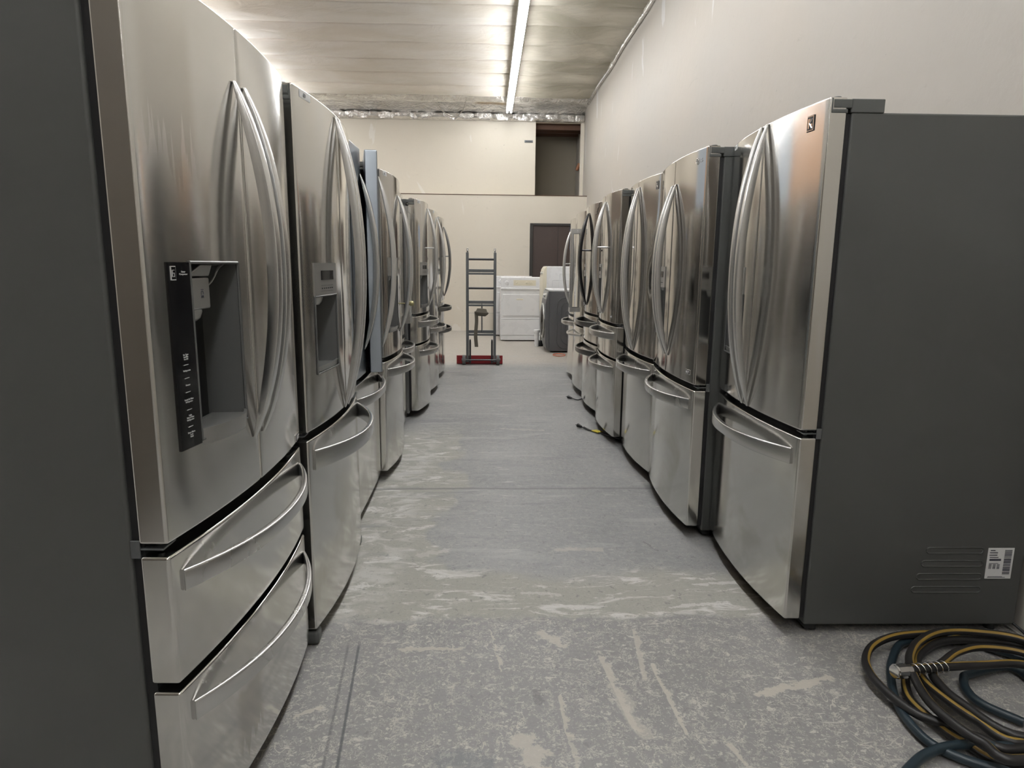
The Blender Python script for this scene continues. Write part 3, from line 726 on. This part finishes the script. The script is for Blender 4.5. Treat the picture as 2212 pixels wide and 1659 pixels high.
    if badge:
        for b in badge:
            if b[0] == 'square':
                _, bx, bz, bs = b; y = front(bx, w, bow); ang = math.atan((front(bx+.01, w, bow)-front(bx-.01, w, bow))/.02)
                bd = thing_part('badge', t, (bx, y-.0012, bz), ang)
                bm = bmesh.new(); box(bm, -bs*.8, bs*.8, -.001, .002, -bs, bs); o = mesh_obj('plaque', bm, M['plastic_black'], bd, bevel=.001)
                bm = bmesh.new()
                for a in ((-.68,.68,.84,.90), (-.68,.68,-.90,-.84), (-.72,-.64,-.88,.88), (.64,.72,-.88,.88), (-.46,-.24,-.62,.62), (-.1,0,-.2,.6), (.2,.42,-.6,-.05)): box(bm, a[0]*bs, a[1]*bs, -.0022, 0, a[2]*bs, a[3]*bs)
                cyl(bm, (-.22*bs, -.0012, -.05*bs), (.42*bs, -.0012, .6*bs), .0022, 8); cyl(bm, (-.2*bs, -.0012, .05*bs), (.44*bs, -.0012, -.62*bs), .0022, 8)
                mesh_obj('emblem', bm, M['chrome'], bd)
            elif b[0] == 'round':
                _, bx, bz = b; y = front(bx, w, bow); ang = math.atan((front(bx+.01, w, bow)-front(bx-.01, w, bow))/.02)
                bd = thing_part('badge', t, (bx, y-.0008, bz), ang)
                bm = bmesh.new(); ring = [(-.028+.012*math.cos(2*PI*i/24), -.001, .012*math.sin(2*PI*i/24)) for i in range(25)]
                tube(bm, ring, .0012, 6); box(bm, -.0285, -.0272, -.002, 0, -.006, .006); box(bm, -.0285, -.020, -.002, 0, -.006, -.0048); box(bm, -.034, -.032, -.002, 0, .002, .004)
                mesh_obj('emblem', bm, M['chrome'], bd)
                text('lettering', 'LG', .022, M['chrome'], bd, (.008, -.0012, 0))
            elif b[0] == 'tab':
                _, bx, bz = b; y = front(bx, w, bow); ang = math.atan((front(bx+.01, w, bow)-front(bx-.01, w, bow))/.02)
                bd = thing_part('badge', t, (bx, y-.0012, bz), ang)
                mesh_obj('plaque', boxm(-.026, .026, -.001, .002, -.011, .011), M['chrome'], bd, bevel=.001)
                bm = bmesh.new(); box(bm, -.022, .022, -.0016, 0, -.008, .008); mesh_obj('inset', bm, M['plastic_black'], bd)
                bm = bmesh.new(); box(bm, -.018, -.006, -.0020, 0, -.005, .005); box(bm, -.003, .018, -.0020, 0, .001, .005); box(bm, -.003, .012, -.0020, 0, -.005, -.002); mesh_obj('marking', bm, M['print'], bd)
    if sticker:
        for sx, sz, sw, sh in sticker:
            bm = bmesh.new(); v = [bm.verts.new((x, front(x, w, bow)-.0012, z)) for x, z in ((sx-sw/2, sz-sh/2), (sx+sw/2, sz-sh/2), (sx+sw/2, sz+sh/2), (sx-sw/2, sz+sh/2))]; bm.faces.new(v)
            r = bmesh.ops.extrude_face_region(bm, geom=bm.faces[:]); bmesh.ops.translate(bm, verts=[g for g in r['geom'] if isinstance(g, bmesh.types.BMVert)], vec=(0,.0008,0))
            st = mesh_obj('sticker', bm, M['white_paper'], t)
            bm = bmesh.new(); box(bm, sx-sw*.2, sx+sw*.25, front(sx, w, bow)-.0016, front(sx, w, bow)-.0005, sz-sh*.2, sz+sh*.2); mesh_obj('print', bm, M['alu'], st)
    t['w'] = w
    return t, w, cab

def thing_part(name, parent, loc, rz=0):
    o = bpy.data.objects.new(name, None); C.objects.link(o); o.parent = parent; o.location = loc; o.rotation_euler = (0,0,rz); o.empty_display_size = .03; return o

HA = (-.262, -.066, .895, 1.246); HB = (-.32, -.10, .897, 1.143)
# ---- left row
LZ = [(.725, 1.752), (.437, .70), (.06, .418)]
L1, wl, cab1 = fridge('stainless refrigerator with black control strip beside its dispenser, nearest in the left row', (-.595,1.187), (-.566,1.967), 'L', zd=LZ, bow=.03, hz=(.84,1.632),
    disp=('A', HA), dmat='steel_a', lmat=['steel', 'steel_b'], badge=[('tab', .345, .742)], dh={'dz': .062, 'h': .044, 'out': .062})
L2, _, _ = fridge('stainless refrigerator with small display above its dispenser, second in the left row', (-.556,2.022), (-.565,2.85), 'L', bow=.037, hz=(.728,1.738),
    disp=('B', HB), dh={'dz': .072, 'h': .066, 'out': .078}, feet=True, sticker=[(-.33, 1.735, .08, .022)])
L3, _, _ = fridge('flat-fronted bluish steel refrigerator with its far door ajar, third in the left row', (-.605,2.87), (-.61,3.70), 'L', bow=.006, hz=(.836,1.661), dmat='steel_flat', z_case=1.735, zd=[(.712, 1.78), (.06, .69)],
    open_right=math.radians(11), hpost=None)
L4, _, _ = fridge('stainless refrigerator with white sticker and deep dispenser, fourth in the left row', (-.577,3.73), (-.59,4.55), 'L', bow=.045, hz=(.84,1.652),
    disp=('B', (-.32,-.10,.86,1.18)), dmat='steel_dark', sticker=[(-.34, 1.735, .06, .022)], hpost=None)
L4b, _, _ = fridge('refrigerator with straight flat bar handles, fifth in the left row, mostly hidden', (-.655,4.57), (-.655,5.33), 'L', bow=.03, handle='flat', hz=(.82,1.655), hinge_cover=False)
L5, _, _ = fridge('four-door stainless refrigerator with dispenser, sixth in the left row', (-.565,5.35), (-.56,6.18), 'L', kind='4', bow=.06, hz=(.90,1.71), hpost=.6, disp=('B', (-.32,-.10,.90,1.16)), dmat='steel', case_mat='side_light',
    sticker=[(-.33, 1.735, .06, .022)])
L6, _, _ = fridge('narrowly visible stainless refrigerator with small white sticker, seventh in the left row', (-.545,6.21), (-.54,7.1), 'L', bow=.05, hz=(.84,1.70), dmat='steel', sticker=[(-.22, 1.735, .06, .022)])
L7, _, _ = fridge('four-door refrigerator with dark arched handles, last in the left row', (-.535,7.18), (-.53,8.0), 'L', kind='4', bow=.045, hz=(.90,1.66), hmat='handle_dark', hpost=.58, dmat='steel', sticker=[(-.33, 1.735, .05, .02)])
# ---- right row
R1, wr, cabR = fridge('dark sided stainless refrigerator with square black badge, nearest in the right row', (1.022,2.06), (1.035,2.875), 'R', bow=.033, hz=(.728,1.748), disp=('B', HB), badge=[('square', .322, 1.692, .024)],
    dh={'dz': .070, 'h': .056, 'out': .07}, dmat='steel_soft', lmat='steel_low', sticker=[(-.36, 1.735, .05, .02)])
R2, _, _ = fridge('stainless refrigerator with round chrome logo and short arched handles, second in the right row', (.928,2.885), (.945,3.69), 'R', bow=.032, hz=(.812,1.636), disp=('B', HB), dmat='steel_dark', hoff=.03,
    badge=[('round', .335, 1.700), ('tab', .33, .775)])
R3, _, _ = fridge('stainless refrigerator with dented door edge and square badge, third in the right row', (.945,3.70), (.945,4.5), 'R', bow=.035, hz=(.735,1.714), dmat='steel_dark', badge=[('square', .35, 1.69, .022)], dh={'h': .056},
    dent=[(.385, 1.27, .055, .024), (.34, 1.18, .09, .008), (.36, 1.42, .09, -.006)])
R4, _, _ = fridge('four-door stainless refrigerator with yellow-tagged cord at its base, fourth in the right row', (.888,4.51), (.90,5.33), 'R', kind='4', bow=.04, hz=(.904,1.703), hpost=.6, dmat='steel_dark', disp=('B', (-.32,-.10,.90,1.16)), badge=[('tab', .30, .90)])
R5, _, _ = fridge('four-door refrigerator with black arched handles, fifth in the right row', (.90,5.36), (.905,6.18), 'R', kind='4', bow=.04, hz=(.916,1.689), hmat='handle_black', hpost=.6, dmat='steel_dark', disp=('B', (-.32,-.10,.90,1.16)))
R6, _, _ = fridge('pale stainless refrigerator with straight tube handles, sixth in the right row', (.915,6.2), (.925,7.03), 'R', bow=.04, handle='bar', hz=(.80,1.60), drawer_tube=True, dmat='steel', zd=[(.69, 1.752), (.06, .665)])
R7, _, _ = fridge('stainless refrigerator with blue film on its far door, last in the right row', (.962,7.05), (.975,7.86), 'R', bow=.045, hz=(.83,1.63), hpost=.55, dmat='steel')
def film(parent, w, bow, x0, x1, z0, z1, mat='blue_film', lab='torn blue protective film'):
    bm = bmesh.new(); n = 6; m = 10; G = []
    for j in range(m+1):
        row = []
        for i in range(n+1):
            s = i/n; zz = z1+(z0-z1)*j/m; x = x0+(x1-x0)*s*(1-.5*(j/m)+.3*noise.noise((0, j*.7, 1))); row.append(bm.verts.new((x, front(x, w, bow)-.003-.004*abs(noise.noise((i, j, 3))), zz)))
        G.append(row)
    for A, B in zip(G, G[1:]):
        for i in range(n): bm.faces.new((A[i], A[i+1], B[i+1], B[i]))
    r = bmesh.ops.extrude_face_region(bm, geom=bm.faces[:]); bmesh.ops.translate(bm, verts=[g for g in r['geom'] if isinstance(g, bmesh.types.BMVert)], vec=(0,.001,0))
    mesh_obj('film', bm, M[mat], parent, smooth=60)['label'] = lab
film(R7, .81, .045, -.39, -.16, 1.42, 1.70)
film(R5, .82, .04, .24, .37, 1.66, 1.745, 'chrome', 'crumpled shiny film at the top edge')

# shipping label and pressed ribs on the near side of the first right-hand cabinet (local x = +w/2 faces the viewer)
xs_ = wr/2-.004
bm = bmesh.new()
for k in range(4):
    zc = .309-.0475*k; y0, y1 = .48-.012*k, .655+.003*k
    pts = [(xs_+.0003, y0, zc)]
    ring = []
    for cy, a0 in ((y1, -90), (y0, 90)):
        for j in range(9):
            a = math.radians(a0+180*j/8); ring.append((xs_, cy+.0105*math.cos(a), zc+.0105*math.sin(a)))
    ring.append(ring[0]); tube(bm, [Vector(p) for p in ring], .0022, 6)
mesh_obj('pressed_rib', bm, M['side'], cabR, smooth=60)
bm = boxm(xs_, xs_+.0012, .682, .772, .207, .318)
lab = mesh_obj('sticker', bm, M['white_paper'], cabR); lab['label'] = 'white barcode sticker'
bm = bmesh.new(); random.seed(3); z = .312
def strip(y0, y1, z0, z1): box(bm, xs_+.0010, xs_+.0016, .682+y0, .682+y1, z0, z1)
for (a, b_, zz, hh) in ((.008,.024,.308,.003), (.006,.034,.2995,.003), (.006,.033,.291,.003), (.008,.038,.283,.0025), (.008,.048,.272,.007), (.008,.040,.262,.0015), (.008,.07,.211,.0015), (.01,.06,.2135,.0012)): strip(a, b_, zz, zz+hh)
for q in range(3):
    for k in range(6): strip(.008+.014*q, .018+.014*q, .243+.003*k, .2445+.003*k)
z = .222
while z < .311:
    hh = random.choice((.001,.0016,.0026)); strip(.058, .083, z, z+hh); z += hh+random.choice((.0008,.0014,.002))
mesh_obj('print', bm, M['ink'], lab) if False else mesh_obj('barcode_print', bm, M['ink'], cabR)

# power cords trailing from under the cabinets
def world_to_local(root, p):
    Mx = Matrix.Translation(root.location) @ Matrix.Rotation(root.rotation_euler[2], 4, 'Z'); return Mx.inverted() @ Vector(p)
def cord(root, pts, plug_dir, two=False):
    loc = [world_to_local(root, p) for p in pts]
    bm = bmesh.new(); tube(bm, crom(loc, 6), .005, 8)
    if two: tube(bm, crom([p+Vector((.012*(1-i/4), .018*(1-i/4), .002)) for i, p in enumerate(loc[:4])], 6), .004, 8)
    c = mesh_obj('power_cord', bm, M['plastic_black'], root, smooth=60); c['label'] = 'black power cord lying on the floor'
    d = (loc[0]-loc[1]).normalized(); bm = bmesh.new(); p0 = loc[0]
    cyl(bm, p0-d*.005, p0+d*.04, .009, 10, .016); s = d.cross(Vector((0,0,1))).normalized()
    for k in (-1, 1): cyl(bm, p0+d*.04+s*.007*k, p0+d*.06+s*.007*k, .0025, 6)
    mesh_obj('plug', bm, M['plastic_black'], c, smooth=40); return c
cord(R4, [(.735,4.99,.016), (.78,4.92,.008), (.83,4.86,.008), (.88,4.78,.008), (.93,4.70,.008), (.99,4.63,.008), (1.03,4.60,.008)], None, two=True)
c = [o for o in R4.children if o.name.startswith('power_cord')][0]
lo = world_to_local(R4, (.835,4.88,.012))
bm = bmesh.new(); box(bm, lo.x-.022, lo.x+.05, lo.y-.03, lo.y+.02, .010, .014); bmesh.ops.rotate(bm, verts=bm.verts, cent=lo, matrix=Matrix.Rotation(.6, 3, 'Z'))
mesh_obj('cord_tag', bm, M['yellow'], c, bevel=.001)['label'] = 'yellow warning tag'
cord(R5, [(.80,6.13,.016), (.85,6.08,.008), (.90,6.13,.008), (.94,6.20,.012), (1.0,6.18,.03)], None)

bm = bmesh.new(); tube(bm, crom([world_to_local(R1, p) for p in ((1.80,2.12,.06), (1.835,2.05,.035), (1.845,1.95,.012), (1.85,1.8,.008))], 6), .005, 8)
mesh_obj('power_cord', bm, M['plastic_black'], R1, smooth=60)

# olive knob tied to the handle of the fourth left-hand refrigerator
bm = bmesh.new(); Mx = Matrix.Rotation(PI/2, 3, 'Y')
lathe(bm, [(.003,-.055), (.004,-.02), (.007,0), (.014,.012), (.016,.022), (.013,.032), (.004,.036)], 14, (0,0,0), Mx)
tag(mesh_obj('handle_charm', bm, M['brass'], smooth=50, loc=(-.485,4.12,1.01)), 'small olive gold charm tied to a door handle in the left row', 'charm')

# ------------------------------------------------------------------ hand truck
YD = 8.37
t = thing('hand_truck', 'grey upright appliance hand truck with red toe plate in the aisle', 'hand truck', (-.075, YD, 0))
for s in (-1, 1):
    bm = bmesh.new(); x = s*.172
    box(bm, x-.017, x+.017, -.02, -.012, .03, 1.40); box(bm, x-.017, x-.012, -.02, .022, .03, 1.40); box(bm, x+.012, x+.017, -.02, .022, .03, 1.40)
    r = mesh_obj('rail', bm, M['alu'], t, bevel=.002)
    bm = bmesh.new(); cyl(bm, (x-.002*s, 0, 1.38), (x-.002*s, 0, 1.435), .011, 12); cyl(bm, (x-.002*s, 0, 1.425), (x-.002*s, 0, 1.452), .014, 12, .010); mesh_obj('rail_tip', bm, M['chrome'], r, smooth=40)
    bm = bmesh.new(); x2 = s*.138
    box(bm, x2-.012, x2+.012, -.035, -.01, .02, .30); cyl(bm, (x2, -.03, .30), (x2, -.012, .315), .012, 8); mesh_obj('skid', bm, M['alu_dark'], t, bevel=.003)
    bm = bmesh.new(); cyl(bm, (s*.195, -.03, .062), (s*.235, -.03, .062), .062, 24); cyl(bm, (s*.19, -.03, .062), (s*.245, -.03, .062), .02, 12)
    mesh_obj('wheel', bm, M['rubber_grey'], t, smooth=40)
for z in (1.318, .962):
    bm = bmesh.new(); cyl(bm, (-.16, 0, z), (.16, 0, z), .0135, 12); mesh_obj('crossbar', bm, M['alu_dark'], t, smooth=40)
for z in (1.165, .775, .405):
    bm = bmesh.new()
    for a, b_, dz in ((-.16, 0, .0), (0, .16, .0)):
        box(bm, a, b_, -.008, .0, z-.005, z+.032); box(bm, a, b_, -.03, .006, z-.035, z-.012)
    mesh_obj('crossbar', bm, M['alu'], t, bevel=.003)
bm = bmesh.new(); box(bm, -.31, .275, .0, .008, .012, .115); box(bm, -.31, .275, .0, .13, .008, .018); mesh_obj('toe_plate', bm, M['red'], t, bevel=.002)
bm = bmesh.new(); cyl(bm, (-.23, -.03, .062), (.23, -.03, .062), .009, 10); mesh_obj('axle', bm, M['alu'], t, smooth=40)
bm = bmesh.new(); cyl(bm, (.010, -.014, .42), (.010, -.014, .775), .008, 10); mesh_obj('ratchet_rod', bm, M['alu'], t, smooth=40)
bm = bmesh.new(); tube(bm, [(-.155,-.012,.655), (.155,-.012,.652)], .0025, 6); mesh_obj('tie_wire', bm, M['chrome'], t)
bm = bmesh.new(); rr = [(.0,-.048), (.052,-.046), (.082,-.020), (.092,.0), (.07,.012), (.058,.045), (.0,.05)]
lathe(bm, rr, 20, (.005,-.05,.665), Matrix.Scale(.45, 3, (0,1,0)) @ Matrix.Rotation(.08, 3, 'Y'))
mesh_obj('strap_roll', bm, M['webbing'], t, smooth=50)
bm = bmesh.new(); pts = [(-.062+.006*math.sin(i*.6), -.055-.004*math.cos(i*.9), .66-.43*i/12) for i in range(13)]
sweep(bm, pts, (1,0,0), lambda i, n: [(-.022, -.0015), (.022, -.0015), (.022, .0015), (-.022, .0015)]); mesh_obj('strap', bm, M['webbing'], t, smooth=50)

# ------------------------------------------------------------------ white dryers and dark washer at the back
def dryer(label, x, y, console=True):
    t = thing('clothes_dryer', label, 'dryer', (x, y, 0), 0, 'white dryers by the back wall'); w = .665
    mesh_obj('cabinet', boxm(0, w, .012, .70, .015, .86), M['white_enamel'], t, bevel=.01, segs=3)
    mesh_obj('top', boxm(-.004, w+.004, -.006, .705, .852, .885), M['white_enamel'], t, bevel=.01, segs=3)
    dr = mesh_obj('door', boxm(.035, w-.02, -.002, .014, .42, .78), M['white_enamel'], t, bevel=.008, segs=3)
    mesh_obj('handle', boxm(.26, .37, -.004, .001, .685, .705), M['cream_plastic'], dr, bevel=.003)
    bm = bmesh.new(); box(bm, 0, w, .002, .014, .36, .378); box(bm, 0, w, .0, .014, .10, .355); box(bm, .0, w, .004, .014, .02, .092)
    mesh_obj('lower_panel', bm, M['white_enamel'], t, bevel=.004)
    bm = bmesh.new(); cs = [(.002,.885), (.01,1.05), (.035,1.062), (.14,1.062), (.14,.885)]
    for xx in (.004, w-.004): pass
    A = [bm.verts.new((.004, a+.02, b)) for a, b in cs]; B = [bm.verts.new((w-.004, a+.02, b)) for a, b in cs]
    for i in range(5): bm.faces.new((A[i], A[(i+1)%5], B[(i+1)%5], B[i]))
    bm.faces.new(A[::-1]); bm.faces.new(B)
    cp = mesh_obj('control_panel', bm, M['white_enamel'], t, bevel=.006, segs=3)
    bm = bmesh.new(); v = [bm.verts.new(p) for p in ((.21,.0205,.92), (.58,.0205,.92), (.58,.0255,1.01), (.21,.0255,1.01))]; bm.faces.new(v)
    r = bmesh.ops.extrude_face_region(bm, geom=bm.faces[:]); bmesh.ops.translate(bm, verts=[g for g in r['geom'] if isinstance(g, bmesh.types.BMVert)], vec=(0,.006,0))
    mesh_obj('fascia', bm, M['cream_plastic'], cp)
    for kx, kr in ((.10,.033), (.27,.02), (.43,.02), (.50,.022)):
        bm = bmesh.new(); cyl(bm, (kx, .026, .965), (kx, .004, .964), kr, 20, kr*.85); box(bm, kx-.004, kx+.004, -.004, .006, .965-kr*.7, .965+kr*.7); mesh_obj('knob', bm, M['white_enamel'] if kr > .03 else M['cream_plastic'], cp, smooth=40)
    return t
dryer('white dryer with control knobs standing behind the hand truck', .225, 11.02)
dryer('second white dryer half hidden behind the hand truck rail and the first dryer', .135, 11.85)

t = thing('washing_machine', 'dark grey front-loading washer side-on in front of the white machine', 'washing machine', (.90, 9.56, 0))
mesh_obj('cabinet', boxm(0, .72, 0, .68, .02, .885), M['grey_enamel'], t, bevel=.012, segs=3)
mesh_obj('top', boxm(-.01, .72, -.004, .684, .885, .912), M['white_enamel'], t, bevel=.008, segs=3)
bm = bmesh.new(); cs = [(.0,.03), (-.035,.05), (-.055,.14), (-.06,.70), (-.05,.76), (-.012,.90), (.0,.90)]
A = [bm.verts.new((a, .004, b)) for a, b in cs]; B = [bm.verts.new((a, .676, b)) for a, b in cs]
for i in range(len(cs)): bm.faces.new((A[i], A[(i+1)%len(cs)], B[(i+1)%len(cs)], B[i]))
bm.faces.new(A[::-1]); bm.faces.new(B)
fp = mesh_obj('front_panel', bm, M['grey_enamel'], t, bevel=.006, segs=3)
bm = bmesh.new(); box(bm, -.056, -.02, .03, .65, .765, .885); bmesh.ops.rotate(bm, verts=bm.verts, cent=(-.04,.3,.76), matrix=Matrix.Rotation(.22, 3, 'Y')); cpn = mesh_obj('control_panel', bm, M['disp_light'], t, bevel=.006)
bm = bmesh.new(); cyl(bm, (-.035,.2,.825), (-.075,.2,.82), .03, 20); mesh_obj('knob', bm, M['chrome'], cpn, smooth=40)
bm = bmesh.new(); lathe(bm, [(.0,.055), (.13,.05), (.20,.035), (.235,.012), (.24,-.01), (.0,-.01)], 36, (-.062,.34,.44), Matrix.Rotation(-PI/2, 3, 'Y')); dr = mesh_obj('door', bm, M['glass_black'], t, smooth=40)
bm = bmesh.new(); ring = [(-.068,.34+.245*math.cos(2*PI*i/40),.44+.245*math.sin(2*PI*i/40)) for i in range(41)]; tube(bm, ring, .018, 8); mesh_obj('door_ring', bm, M['disp_light'], dr, smooth=50)
bm = bmesh.new()
for k, (a, b_, zb_, zt) in enumerate(((.11, 1.2, .06, .80), (.17, 1.2, .12, .74), (.075+.16, 1.2, .2, .66))):
    path = [(.70, 0, zt)]
    for j in range(9):
        q = PI/2+PI/2*j/8; path.append((a+.12+.12*math.cos(q), 0, zt-.12+.12*math.sin(q)))
    for j in range(9):
        q = PI+PI/2*j/8; path.append((a+.12+.12*math.cos(q), 0, zb_+.12+.12*math.sin(q)))
    path.append((.70, 0, zb_)); tube(bm, path, .006, 6)
mesh_obj('pressed_rib', bm, M['grey_enamel'], t, smooth=60)
for fx in (.05, .65):
    for fy0 in (.05, .62):
        bm = bmesh.new(); cyl(bm, (fx, fy0, 0), (fx, fy0, .03), .022, 10); mesh_obj('foot', bm, M['plastic_black'], t, smooth=40)

t = thing('tall_dryer', 'white machine rising behind the dark grey washer', 'dryer', (.885, 10.40, 0))
mesh_obj('pedestal', boxm(.02, .72, 0, .58, 0, .34), M['white_enamel'], t, bevel=.008)
cb = mesh_obj('cabinet', boxm(.035, .74, -.01, .59, .345, 1.24), M['white_enamel'], t, bevel=.014, segs=3)
bm = bmesh.new(); cs = [(.04,.36), (.0,.39), (-.02,.5), (-.025,1.04), (.0,1.19), (.03,1.235), (.04,1.235)]
A = [bm.verts.new((a, -.006, b)) for a, b in cs]; B = [bm.verts.new((a, .586, b)) for a, b in cs]
for i in range(len(cs)): bm.faces.new((A[i], A[(i+1)%len(cs)], B[(i+1)%len(cs)], B[i]))
bm.faces.new(A[::-1]); bm.faces.new(B); fp = mesh_obj('front_panel', bm, M['cream_plastic'], t, bevel=.008, segs=3)
bm = bmesh.new(); cyl(bm, (0,.16,1.13), (-.045,.16,1.125), .03, 18); mesh_obj('knob', bm, M['chrome'], fp, smooth=40)
bm = bmesh.new()
for a, zt in ((.24, 1.12), (.13, 1.02)): tube(bm, [(a, -.011, .4), (a, -.011, zt), (a+.012, -.011, zt+.01), (.70, -.011, zt+.012)], .004, 6)
mesh_obj('pressed_rib', bm, M['white_enamel'], cb, smooth=60)

t = thing('waste_bin', 'slim white plastic bin with flared rim beside the dark grey washer', 'bin', (.775, 10.30, 0))
bm = bmesh.new(); lathe(bm, [(.030,.0), (.032,.01), (.036,.20), (.040,.225)], 20); mesh_obj('body', bm, M['white_enamel'], t, smooth=40)
bm = bmesh.new(); lathe(bm, [(.050,.222), (.054,.23), (.048,.262), (.030,.268)], 20); mesh_obj('rim', bm, M['white_enamel'], t, smooth=40)
bm = bmesh.new(); lathe(bm, [(.045,0), (.045,.02), (.035,.07), (.02,.09)], 16, (.065,.06,0)); tag(mesh_obj('rubber_boot', bm, M['plastic_black'], smooth=40, loc=(.775,10.30,0)), 'small black rubber cup on the floor behind the slim white bin', 'cup')
bm = bmesh.new(); tube(bm, [(1.02+.085*math.cos(2*PI*i/28), 9.27+.12*math.sin(2*PI*i/28), .007) for i in range(28)]+[(1.10,9.29,.012)], .006, 8)
tag(mesh_obj('cord_loop', bm, M['orange'], smooth=60), 'orange cord loop on the floor in front of the dark grey washer', 'cord')

# ------------------------------------------------------------------ hoses on the floor
def strand(pts, z0, z1=None):
    z1 = z0 if z1 is None else z1; n = len(pts); return [at_floor(u, v, z0+(z1-z0)*i/(n-1)) for i, (u, v) in enumerate(pts)]
def arc(p, q, xmax, z):
    ys = [p.y*.75+q.y*.25, (p.y+q.y)/2, p.y*.25+q.y*.75]; dx = [xmax*.8+max(p.x, q.x)*.2, xmax, xmax*.85+max(p.x, q.x)*.15]
    return [Vector((min(1.83, x), y, z)) for x, y in zip(dx, ys)]
S1 = strand([(2060,1367),(1996,1369),(1930,1375),(1885,1395),(1870,1425),(1880,1455),(1905,1485),(1940,1515),(1985,1545),(2035,1562),(2060,1573),(2110,1592),(2212,1618)], .045, .030)
S3 = strand([(2212,1383),(2107,1365),(2030,1365),(1984,1386),(1966,1414),(1967,1441),(1981,1475),(2009,1518),(2061,1564),(2122,1604),(2212,1641)], .065)
S4 = strand([(2212,1395),(2107,1383),(2030,1386),(1990,1411),(1981,1435),(1996,1469),(2033,1503),(2107,1555),(2212,1604)], .035)
S5 = strand([(2212,1411),(2122,1398),(2070,1408),(2039,1429),(2015,1451),(2027,1475),(2076,1518),(2212,1592)], .055, .045)
S6 = strand([(2212,1436),(2120,1437),(2050,1440),(2000,1444),(1960,1448)], .062, .075)
S1 = S1[1:]
S9 = strand([(2212,1389),(2100,1376),(2020,1393),(1975,1422),(1957,1455),(1965,1508),(2021,1561),(2081,1603),(2212,1650)], .022)
hose = [Vector((1.55,2.0,.03))]+S1+arc(S1[-1], S9[0], 1.82, .03)+S9+arc(S9[-1], S3[0], 1.81, .05)+S3+arc(S3[-1], S4[0], 1.79, .05)+S4+arc(S4[-1], S5[0], 1.76, .045)+S5+arc(S5[-1], S6[0], 1.72, .05)+S6
path = crom(hose, 7)
t = thing('garden_hose', 'coiled black rubber hose with yellow stripe beside the nearest right-hand refrigerator', 'hose', (0,0,0))
bm = bmesh.new(); tube(bm, path, .0125, 18, stripe=(4, 5), twist=.75); mesh_obj('hose', bm, [M['hose_black'], M['hose_yellow']], t, smooth=60)
e = path[-1]; dv = (path[-1]-path[-4]).normalized()
bm = bmesh.new(); cyl(bm, e-dv*.01, e+dv*.012, .016, 16); cyl(bm, e+dv*.010, e+dv*.042, .0215, 10); cyl(bm, e+dv*.040, e+dv*.048, .018, 16); mesh_obj('coupling', bm, M['chrome'], t, smooth=25)
bm = bmesh.new(); sp = []; a_ = dv.cross(Vector((0,0,1))).normalized(); b2_ = Vector((0,0,1))
bk = [path[-1-i] for i in range(18)]
for i in range(6*14+1):
    s = i/(6*14); L_ = .02+.125*s; p = e-dv*L_; ph = 2*PI*i/14; sp.append(p+(a_*math.cos(ph)+b2_*math.sin(ph))*.0165)
tube(bm, sp, .0016, 6); mesh_obj('spring_guard', bm, M['chrome'], t, smooth=60)
S2 = strand([(1984,1380),(1944,1392),(1927,1426),(1924,1457),(1932,1503),(1953,1546),(1990,1589),(2027,1616),(2076,1638),(2147,1659)], .018)
S7 = strand([(2180,1440),(2094,1457),(2082,1466),(2088,1490),(2122,1521),(2212,1561)], .02)
S8 = strand([(1940,1690),(1965,1659),(1996,1632),(2045,1613),(2107,1608),(2160,1612)], .02, .03)
h2 = S8+[Vector((S8[-1].x+.12, S8[-1].y+.02, .02))]+arc(S8[-1]+Vector((.2,0,0)), Vector((1.7,1.9,0)), 1.8, .02)+[Vector((1.60,1.99,.018)), Vector((1.45,2.0,.018))]+S2+[Vector((S2[-1].x+.14, S2[-1].y-.05, .018))]+arc(S2[-1]+Vector((.2,0,0)), S7[0], 1.66, .018)+S7
bm = bmesh.new(); tube(bm, crom(h2, 7), .0125, 12)
tag(mesh_obj('rubber_hose', bm, M['hose_blue'], smooth=60), 'plain dark teal rubber hose coiled under the yellow striped hose', 'hose')

# ------------------------------------------------------------------ camera, world, colour management
cam = bpy.data.cameras.new('camera'); co = bpy.data.objects.new('camera', cam); C.objects.link(co)
cam.sensor_width = 36; cam.sensor_fit = 'HORIZONTAL'; cam.lens = f_/2212*36; cam.clip_start = .02
r0, r1, r2 = Rm
mw = Matrix(((r0[0], -r0[1], -r0[2], 0), (r1[0], -r1[1], -r1[2], 0), (r2[0], -r2[1], -r2[2], h_), (0,0,0,1)))
co.matrix_world = mw; scn.camera = co
wd = bpy.data.worlds.new('world'); scn.world = wd; wd.use_nodes = True
wd.node_tree.nodes['Background'].inputs[0].default_value = (.05,.05,.05,1); wd.node_tree.nodes['Background'].inputs[1].default_value = .2
vs = scn.view_settings; vs.view_transform = 'Standard'; vs.look = 'None'; vs.gamma = 1; vs.use_curve_mapping = False; vs.exposure = 0.40
cy = scn.cycles; cy.max_bounces = 6; cy.diffuse_bounces = 3; cy.glossy_bounces = 5; cy.transmission_bounces = 1; cy.caustics_reflective = False
cy.use_adaptive_sampling = True; cy.adaptive_threshold = .03
